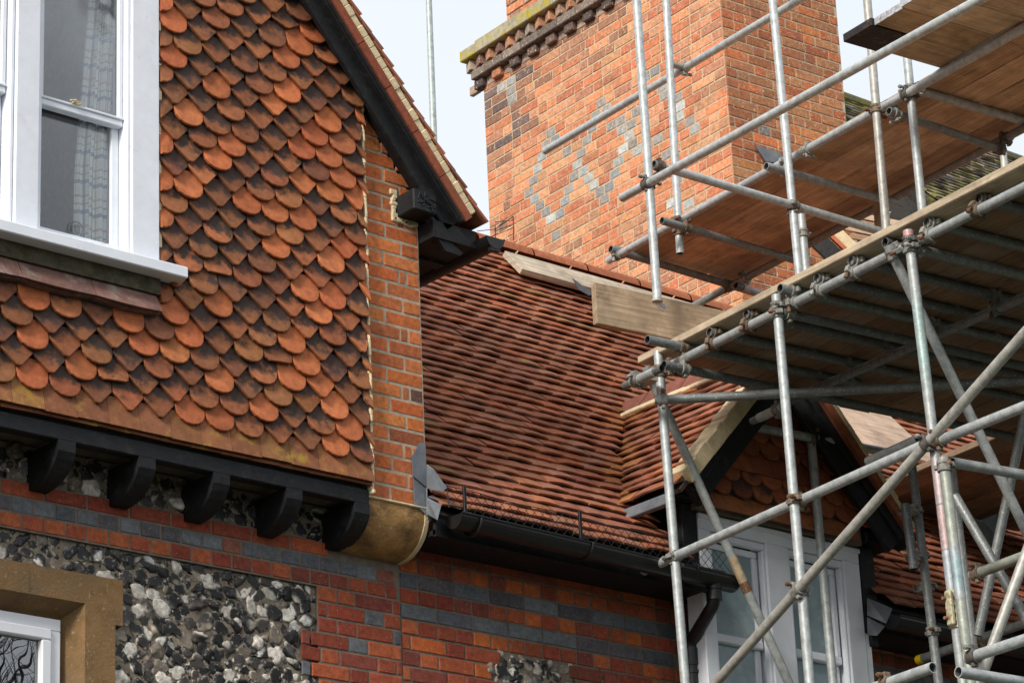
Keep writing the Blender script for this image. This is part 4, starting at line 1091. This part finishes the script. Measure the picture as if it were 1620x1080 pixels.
def clamp(P,u,Q,v,rust=None):
    q=MB(); rust=rust if rust is not None else random.random()
    t=jit((.20,.15,.11) if rust<.28 else ((.27,.265,.24) if rust<.8 else (.12,.11,.10)),.15); t2=jit((.18,.10,.06) if rust<.5 else (.3,.3,.27),.2)
    for C_,d_,o in(((P,u,Q),(Q,v,P)) if np.linalg.norm(Q-P)<.11 else ((P,u,Q),)):
        n=nrm(np.cross(d_,(0,0,1) if abs(d_[2])<.9 else (1,0,0)))
        m=np.cross(d_,n)
        for off in(-.017,.017): q.tube(C_+d_*(off-.006),C_+d_*(off+.006),.0325,18,t)
        q.tube(C_-d_*.017,C_+d_*.017,.029,18,t)
        tow=o-C_; 
        if np.linalg.norm(tow)>.01:
            e=nrm(tow-d_*np.dot(tow,d_)) if np.linalg.norm(tow-d_*np.dot(tow,d_))>.005 else n
        else: e=n
        f=nrm(np.cross(d_,e)); 
        for sg in(1,):
            c0=C_+f*.036*sg
            q.box(c0,e,d_,f,.018,.012,.014,t,.003)
            q.tube(c0-e*.055,c0+e*.03,.0055,8,t2); q.tube(c0-e*.050,c0-e*.032,.011,6,t2)
            q.box(C_-f*.036,e,d_,f,.014,.010,.010,t,.003)
    if .01<np.linalg.norm(Q-P)<.12: q.tube(P,Q,.020,10,t)
    return q.build('coupler',M_RUST,sc)
def DIR(P0,d,px): return online(P0,d,px)
A0=V3(1.335,-.275,6.996)
# lower ledger (end) and standards
l1a=DIR(A0,YS,(1052,583)); l1b=DIR(A0,YS,(1620,297)); tube('L1',l1a,l1b,'ledger','n',.0,1.2)
p=dep(1041,556,15.72); tube('P1',p,DIR(p,Z,(1084,1080)),'standard','l',0,2.5)
p2=DIR(A0,YS,(1231,480))-XS*.05; p2t=DIR(p2,Z,(1228,467)); tube('P2',p2t,DIR(p2t,Z,(1281,1080)),'standard','l',0,2.5)
p3=DIR(A0,YS,(1441,385))-XS*.05; p3t=DIR(p3,Z,(1437,368)); tube('P3',p3t,DIR(p3t,Z,(1524,1080)),'standard','n',0,2.5)
# transoms on the lower ledger, open ends at the left
ZT=7.048
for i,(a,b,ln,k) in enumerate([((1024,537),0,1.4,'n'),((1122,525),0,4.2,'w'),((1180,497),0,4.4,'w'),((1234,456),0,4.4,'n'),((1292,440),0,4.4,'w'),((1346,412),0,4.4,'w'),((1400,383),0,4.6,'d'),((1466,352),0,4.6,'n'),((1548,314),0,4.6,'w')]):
    P=at(a[0],a[1],2,ZT if i else 7.05); tube('t%d'%i,P,P+XS*ln,'transom','u' if k!='n' else 'd')  # darker tints put the deck's shade into the tube colour
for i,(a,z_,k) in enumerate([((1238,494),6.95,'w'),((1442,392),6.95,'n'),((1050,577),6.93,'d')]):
    P=at(a[0],a[1],2,z_); tube('n%d'%i,P,P+XS*4.4,'transom','u' if k!='n' else 'd')  # deck shade painted into these tubes as well
# mid ledgers below the deck
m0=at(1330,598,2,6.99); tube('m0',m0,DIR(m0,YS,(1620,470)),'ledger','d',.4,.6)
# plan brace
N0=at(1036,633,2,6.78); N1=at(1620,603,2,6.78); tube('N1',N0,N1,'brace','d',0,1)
# low ledger LL and others
q0=dep(1010,906,15.56); tube('LL',q0,DIR(q0,YS,(1465,702)),'ledger','l'); q1=DIR(q0,YS,(1484,702))-XS*.03; tube('LL2',q1,DIR(q1,YS,(1620,643)),'ledger','l',.0,.8)
# long diagonal brace in the end frame
X1=1.13
d0=at(1130,1082,0,X1+.10); d1=at(1620,528,0,X1-.10); tube('D1',d0,d1,'brace','w',.4,.5)
# P3 brace
b0=at(1405,388,1,-2.10); b1=at(1620,832,1,-2.16); tube('D2',b0,b1,'brace','n',0,.8)
b0=at(1024,585,1,-.22); b1=at(1252,1088,1,-.22); tube('B1',b0,b1,'brace','n',.02,.8)
s0=dep(1000,605,15.5); tube('st0',s0,DIR(s0,YS,(1036,588)),'tube','n')
s0=dep(1201,661,15.9); tube('st1',s0,DIR(s0,YS,(1238,643)),'tube','l')
s0=dep(1187,674,16.3); tube('x1',s0,DIR(s0,XS,(1440,722)),'transom','n')
s0=dep(1373,730,15.6); tube('st2',s0,DIR(s0,YS,(1452,694)),'tube','l')
s0=dep(1279,652,16.6); tube('P4',s0,DIR(s0,Z,(1318,1080)),'standard','n',0,1.5)
tube('x2',dep(1506,731,13.9),dep(1620,751,14.1),'transom','n',0,.8)
# cluster at the right
def pole(id,a,b,F,k,name='standard',e0=0,e1=1.0):
    P=dep(a[0],a[1],F); tube(id,P,DIR(P,Z,b),name,k,e0,e1)
pole('c1',(1438,700),(1485,1080),16.4,'d'); pole('c2',(1432,797),(1446,900),15.9,'b',e1=0)
pole('cB',(1492,724),(1536,1080),13.6,'g'); pole('cB2',(1503,724),(1546,1080),15.6,'d')
tube('C1',dep(1511,785,14.6),dep(1622,975,14.2),'brace','d',0,.4); tube('C2',dep(1612,700,15.2),dep(1547,1005,15.0),'brace','d',.2,0)
tube('C4',dep(1640,830,13.6),dep(1553,1068,13.4),'brace','w',.2,.2)
s0=dep(1537,910,14.2); tube('y1',s0,DIR(s0,YS,(1618,880)),'ledger','g',0,.4)
s0=dep(1453,1043,16.6); tube('y2',s0,DIR(s0,YS,(1620,986)),'ledger','d',0,.4)
q=MB(); q.tube(T['y2'][0]-nrm(T['y2'][1]-T['y2'][0])*.004,T['y2'][0]+nrm(T['y2'][1]-T['y2'][0])*.04,.0255,18,(1,1,1,1)); q.build('end_cap',mat('yellow_plastic',(.75,.50,.01),.5,0,10,.1,0),sc,'yellow plastic cap on a tube end')
s0=dep(1516,1062,12.6); tube('x3',s0,DIR(s0,XS,(1620,1079)),'transom','l',0,.6)
s0=dep(1399,1082,13.2); tube('y3',s0,DIR(s0,YS,(1476,1055)),'ledger','l',.5,0); s0=dep(1530,1041,12.9); tube('y4',s0,DIR(s0,YS,(1622,1011)),'ledger','l',0,.4)
def onpole(id,px):
    a,b=T[id]; u=nrm(b-a); r=ray(*px); A=np.array([u,-r]).T
    t,_k=np.linalg.lstsq(A,CAM-a,rcond=None)[0]; return a+u*t
# sleeve coupler on the pink pole
a,b=T['P3']; c=onpole('P3',(1497,965)); q=MB(); q.tube(c-Z*.085,c+Z*.085,.030,20,(.55,.52,.36,1)); q.box(c-XS*.035-YS*.01,Z,XS,YS,.08,.012,.02,(.50,.46,.30,1),.006)
for k in range(2): q.tube(c-XS*.03+Z*(.045-.09*k),c-XS*.065+Z*(.045-.09*k),.008,8,(.3,.14,.08,1))
for k in range(4): q.box(c-M[1]*.031+Z*(.055-.037*k)-M[0]*.004,Z,M[0],M[1],.010,.006,.004,(.12,.11,.09,1),.003)
q.build('sleeve_coupler',M_RUST,sc)
# paint marks on two poles (thin paint coats)
def paint(id,p0,p1,c,nm):
    A_=onpole(id,p0); B_=onpole(id,p1); q=MB(); A_=A_+(A_-B_)*.35; B_=B_+(B_-A_)*.26; n_=14
    for k_ in range(n_):
        w_=min(1,min(k_+.5,n_-k_-.5)/4.5); q.tube(A_+(B_-A_)*k_/n_,A_+(B_-A_)*(k_+1)/n_,TR+.0004+.0004*w_,20,tuple(.36*(1-w_)+c[i]*w_ for i in range(3))+(1,),caps=False)
    q.build(nm,M_STEEL,sc)
paint('P3',(1479,800),(1487,872),(.44,.32,.32),'pink_paint'); paint('P3',(1470,740),(1479,800),(.44,.36,.36),'pink_paint'); paint('P3',(1487,872),(1493,925),(.38,.41,.45),'pale_blue_paint'); paint('cB',(1508,880),(1514,930),(.29,.38,.40),'blue_paint'); paint('P3',(1450,480),(1460,600),(.32,.41,.39),'green_paint')
paint('P3',(1437,368),(1438,376),(.55,.25,.25),'pink_paint')
a,b=T['B1']; 
q=MB(); A_=onpole('B1',(1158,880)); B_=onpole('B1',(1176,920)); q.tube(A_,B_,TR+.0006,18,(.50,.38,.24,1),caps=False); A_=B_; B_=onpole('B1',(1183,936)); q.tube(A_,B_,TR+.0008,18,(.22,.11,.06,1),caps=False); q.build('rust_band',M_STEEL,sc)
# upper level
h0=dep(963,412,19.0); tube('L2',h0,DIR(h0,YS,(1620,45)),'ledger','l',0,.8)
r0=at(1107,479,2,8.74); tube('L3',r0,DIR(r0,YS,(1620,203)),'ledger','d',.1,.8)
g0=dep(862,239,20.0); tube('G1',g0,DIR(g0,YS,(1265,0)),'guard_rail','l',0,.5)
g0=dep(984,313,16.8); tube('G2',g0,DIR(g0,YS,(1560,-6)),'guard_rail','l',0,.5)
g0=dep(1034,260,16.78); tube('G3',g0,DIR(g0,XS,(1385,364)),'guard_rail','l',0,.6)
p=DIR(T['G2'][0],YS,(1030,287))+YS*.05; p=DIR(p,Z,(1040,476)); tube('S1',p,DIR(p,Z,(1007,0)),'standard','l',0,1)
p=DIR(T['L2'][0],YS,(1075,358))-XS*.05; pb_=DIR(p,Z,(1076,401)); tube('S2',pb_,DIR(pb_,Z,(1054,0)),'standard','l',0,1)
p=DIR(T['G3'][0],XS,(1246,322))+YS*.05; pb_=DIR(p,Z,(1264,430)); tube('S3',pb_,DIR(pb_,Z,(1222,0)),'standard','l',.1,1)
p=dep(1275,428,17.6); tube('S4',p,DIR(p,Z,(1268,345)),'standard','l',.1,0.02)
p=DIR(T['L2'][0],YS,(1391,183))-XS*.05; pb_=DIR(p,Z,(1402,362)); tube('S5',pb_,DIR(pb_,Z,(1372,0)),'standard','w',.2,1)
p=dep(1390,362,18.2); tube('S6',p,DIR(p,Z,(1383,200)),'standard','r',.2,.0)
p=DIR(T['L2'][0],YS,(1443,152))+XS*.05; pb_=DIR(p,Z,(1459,335)); tube('S7',pb_,DIR(pb_,Z,(1436,100)),'standard','l',.2,.05)
p=dep(1589,262,21); tube('S8',p,DIR(p,Z,(1582,188)),'standard','w',.2,.3); p=dep(1620,60,17); tube('S9',p,DIR(p,Z,(1617,0)),'standard','w',.0,.5)
for i,(a,b,z_,k) in enumerate([((1047,349),(1243,407),8.705,'d'),((966,394),(1205,466),8.800,'d'),((1212,263),(1385,312),8.705,'n'),((1406,176),(1558,228),8.705,'d'),((1444,141),(1622,193),8.800,'n')]):
    P=at(a[0],a[1],2,z_); tube('u%d'%i,P,DIR(P,XS,b),'transom',k,0,.15)
for i,(a,b,z_) in enumerate([((1438,150),(1622,22),8.835),]):
    P=at(a[0],a[1],2,z_); tube('v%d'%i,P,DIR(P,YS,b),'ledger','n',0,.8)
P=dep(1175,455,19.2); tube('w0',P,DIR(P,XS,(1212,468)),'tube','n')
for a,b in [('L1','P1'),('L1','P2'),('L1','P3'),('t1','L1'),('t2','L1'),('t3','L1'),('t4','L1'),('t5','L1'),('t7','L1'),('t8','L1'),('t0','P1'),('n0','P2'),('n1','P3'),('n2','P1'),('N1','P1'),('LL','P1'),('LL','P2'),('LL2','P3'),('D1','P2'),('D1','P3'),('B1','P1'),('st0','B1'),('D2','L1'),('x1','P4'),('st1','P2'),('cB','x2'),('c1','c2'),('y1','cB2'),('y2','c1'),('x3','P3'),('y3','P3'),('y4','P3'),('m0','t3'),('m0','t5'),('m0','t7'),('m0','n0'),
            ('L2','S2'),('u0','S2'),('G1','S2'),('G2','S1'),('G3','S1'),('G3','S3'),('L2','S3'),('u2','L2'),('L2','S5'),('L2','S7'),('u4','S7'),('u1','L2'),('u0','L3'),('u1','L3'),('u3','L3'),('L3','S8'),('u3','S7'),('S4','G3'),('c1','y2')]:
    couple(a,b)
for px,F in (((1436,808),16.1),((1447,880),16.1),((1460,930),16.3)):
    P=dep(px[0],px[1],F); clamp(P,Z,P+M[0]*.04+M[1]*.1,Z,.3)
for px in((1166,312+55),(1205,382),(1105,470),(1335,365)):
    pass

# ================================================================== BOARDS
BD=.0195
def board(P,d,w_,L_,tint,nm='scaffold_board',n=Z,up_=0.0,bw=.1125):
    """P = near-left bottom corner, d length dir, w_ width dir"""
    q=MB(); c=P+d*L_/2+w_*bw+n*BD
    q.box(c,nrm(d+n*random.uniform(-.0015,.0015)),w_,n,L_/2,bw-random.uniform(.002,.006),BD,tint,.004)
    # end bands
    return q
WOODC=[(.30,.19,.12),(.26,.165,.105),(.33,.215,.135),(.22,.145,.095),(.29,.20,.135),(.24,.145,.085)]
E0=V3(1.325,-.13,7.0725)
for j in range(26):
    jy=random.uniform(-.03,.03) if j>0 else 0
    P=E0+XS*(j*.2275)+YS*jy; t=jit((.50,.40,.28) if j==0 else random.choice(WOODC),.1)
    q=board(P+YS*(1.25 if j>=11 else 0),-YS,XS,3.9,t); o=q.build('scaffold_board',M_WOOD)
    if j==0: tag(o,'pale edge board of the lower scaffold deck, above the row of open tube ends','board','boards of the lower scaffold deck')
    else: tag(o,'brown board of the lower scaffold deck, inward of the pale edge board','board','boards of the lower scaffold deck')
# upper deck along the chimney
U0=DIR(T['L2'][0],YS,(963,412)); U0=V3(U0[0]+.0,U0[1]+.02,8.826)
for j in range(4):
    q=board(U0+XS*(j*.2275+.10)+YS*random.uniform(-.03,.03),-YS,XS,3.9,jit(random.choice([(.44,.29,.17),(.40,.27,.16),(.50,.34,.21),(.36,.23,.14)]),.1)); o=q.build('scaffold_board',M_WOOD)
    tag(o,'reddish brown board of the middle deck running below the big chimney','board','boards of the middle scaffold deck')
TC=at(1338,66,2,8.866)
for j in range(7):
    LL_=2.4; P=TC-YS*(j*.2275+.225)+XS*random.uniform(-.015,.015)*(j>0)
    q=board(P,XS,YS,LL_,jit(random.choice([(.55,.42,.27),(.60,.47,.31),(.50,.37,.23),(.45,.33,.2)]),.1)); o=q.build('scaffold_board',M_WOOD)
    if j==0:
        q=MB(); q.box(P+XS*.13+YS*.1125+Z*(BD-.002),XS,YS,Z,.145,.116,BD+.004,(.028,.024,.024,1),.003); q.build('painted_end',M_RUST,o)
        tag(o,'board with a black painted end, topmost at the upper right against the sky','board','boards of the top scaffold deck')
    else: tag(o,'light brown board of the top deck, running across in the upper right corner','board','boards of the top scaffold deck')
    if j:
        q=MB(); q.box(P-XS*.003+YS*.1125+Z*BD,XS,YS,Z,.004,.111,BD+.001,(.45,.46,.48,1),.001); q.build('end_band',M_RUST,o)
# toe board on edge, and plank on the ridge
ty=.25; a=at(938,448,1,ty); b_=at(938,512,1,ty); 
q=MB(); hh=(a[2]-b_[2])/2; q.box(a+XS*.62-Z*hh,XS,Z,YS,.62,hh,BD,(.42,.31,.20,1),.003); o=q.build('scaffold_board',M_WOOD); tag(o,'board set on edge at the left end of the lower deck, knots in its face','board')
q=MB(); c0=at(813,402,1,2.16); rr0=RO_+SU*((2.16-EY)/math.cos(TH)); 
pc=V3(c0[0],0,0)+V3(0,rr0[1],rr0[2])+SN*.075+SU*.085
q.box(pc+X*1.15+SU*.04,nrm(X+SU*.01),SU,SN,1.15,.115,.02,(.50,.42,.32,1),.003); o=q.build('plank',M_WOOD); tag(o,'weathered grey plank lying along the roof ridge below the chimney','plank')
q=MB(); q.box(V3(c0[0],0,0)+V3(0,rr0[1],rr0[2])+SN*.03+X*2.5+SU*.05,X,SU,SN,.35,.10,.02,(.45,.33,.22,1),.003); o=q.build('plank',M_WOOD); tag(o,'short plank on the ridge, right of the long weathered plank','plank')
# board clip at foot of the standard
q=MB(); P=T['S1'][0]; q.tube(P+Z*.01,P-Z*.004,.03,14,(.45,.44,.40,1)); sheet(q,[P-XS*.02,P+XS*.07-Z*.01,P+XS*.045-Z*.05,P+XS*.02-Z*.045],.006,(.40,.38,.33,1)); q.build('base_clip',M_RUST,sc)
# wood chock at the first node
q=MB(); q.box(dep(1022,602,15.6),YS,XS,Z,.06,.03,.018,(.40,.33,.24,1),.003); o=q.build('wood_offcut',M_WOOD); tag(o,'small wood offcut wedged beside the end coupler of the lower deck','offcut')

# ================================================================== unseen dark tree belt, added behind and beside the camera to block low sky
tb=MB()
for k in range(120):
    a=math.radians(-170+ k*2.1); rr=34+random.uniform(-3,3); c=V3(-4+rr*math.cos(a),-12+rr*math.sin(a),0)
    if a>math.radians(20): continue
    hgt=random.uniform(6,8)
    V=ICO_V.copy(); dsp=1+.18*np.sin(V@RNG.uniform(-5,5,3)+k)+.10*np.sin(V@RNG.uniform(-11,11,3)); V=V*dsp[:,None]
    P=np.stack([c[0]+V[:,0]*2.4,c[1]+V[:,1]*2.4,hgt/2+V[:,2]*hgt*.55],1); tb.add(P,ICO_F,jit((.05,.07,.03),.3))
tag(tb.build('sky_blocker_trees',mat('foliage',None,.9,0,3,.5,1,8,.2)),'unseen dark belt of trees added behind the camera to block low sky light','trees',kind='stuff')
# ================================================================== pole behind the roof, sunlit sheet, tree behind the camera
pl=MB(); P=dep(686,210,27); P2_=dep(680,-5,27); pl.tube(P-Z*1.5,V3(P[0],P[1],P2_[2]+1.0),.034,16,(.40,.45,.43,1),r2=.026); tag(pl.build('pole',M_STEEL),'slim grey pole rising behind the gable roof against the sky','pole')
sp=MB(); c=dep(1370,676,18.2); sp.box(c,X,SU,SN,.42,.30,.01,(.62,.45,.33,1),.003); o=sp.build('board_sheet',M_WOOD); tag(o,'pale sunlit sheet lying on the roof right of the dormer, under the deck','sheet')
# bits of lit tile batten beyond the right roof
lf=MB()
sheet(lf,[dep(1536,818,16.8),dep(1552,822,16.8),dep(1578,812,16.8),dep(1576,845,16.8),dep(1568,868,16.9),dep(1552,845,16.9)])
o=lf.build('lead_sheet',M_LEAD); tag(o,'loose crumpled lead sheet on the far right roof behind the tubes','lead sheet')
def tree(base,h,name,label):
    root=thing(name,label,'tree',base); tr=MB(); random.seed(11)
    def br(p,d,L_,r,dep_):
        pts=[p]; 
        for k in range(4):
            d=nrm(d+V3(random.uniform(-.16,.16),random.uniform(-.16,.16),random.uniform(-.05,.14))); pts.append(pts[-1]+d*L_/4)
        tr.path(pts,[r*(1-.11*k) for k in range(5)],6 if r>.03 else 4)
        if dep_==0: return
        for k in range(5 if dep_>2 else 3):
            t=random.choice([2,3,4]); nd=nrm(d+V3(random.uniform(-.9,.9),random.uniform(-.9,.9),random.uniform(-.25,.5))); br(pts[t],nd,L_*random.uniform(.55,.8),r*.5,dep_-1)
    br(V3(*base),V3(0,0,1),h*.33,h*.018,6); tr.build('branches',M_BARK,root)
tree((7,-19,0),14,'bare_tree','bare leafless tree mirrored in the lower left window pane')
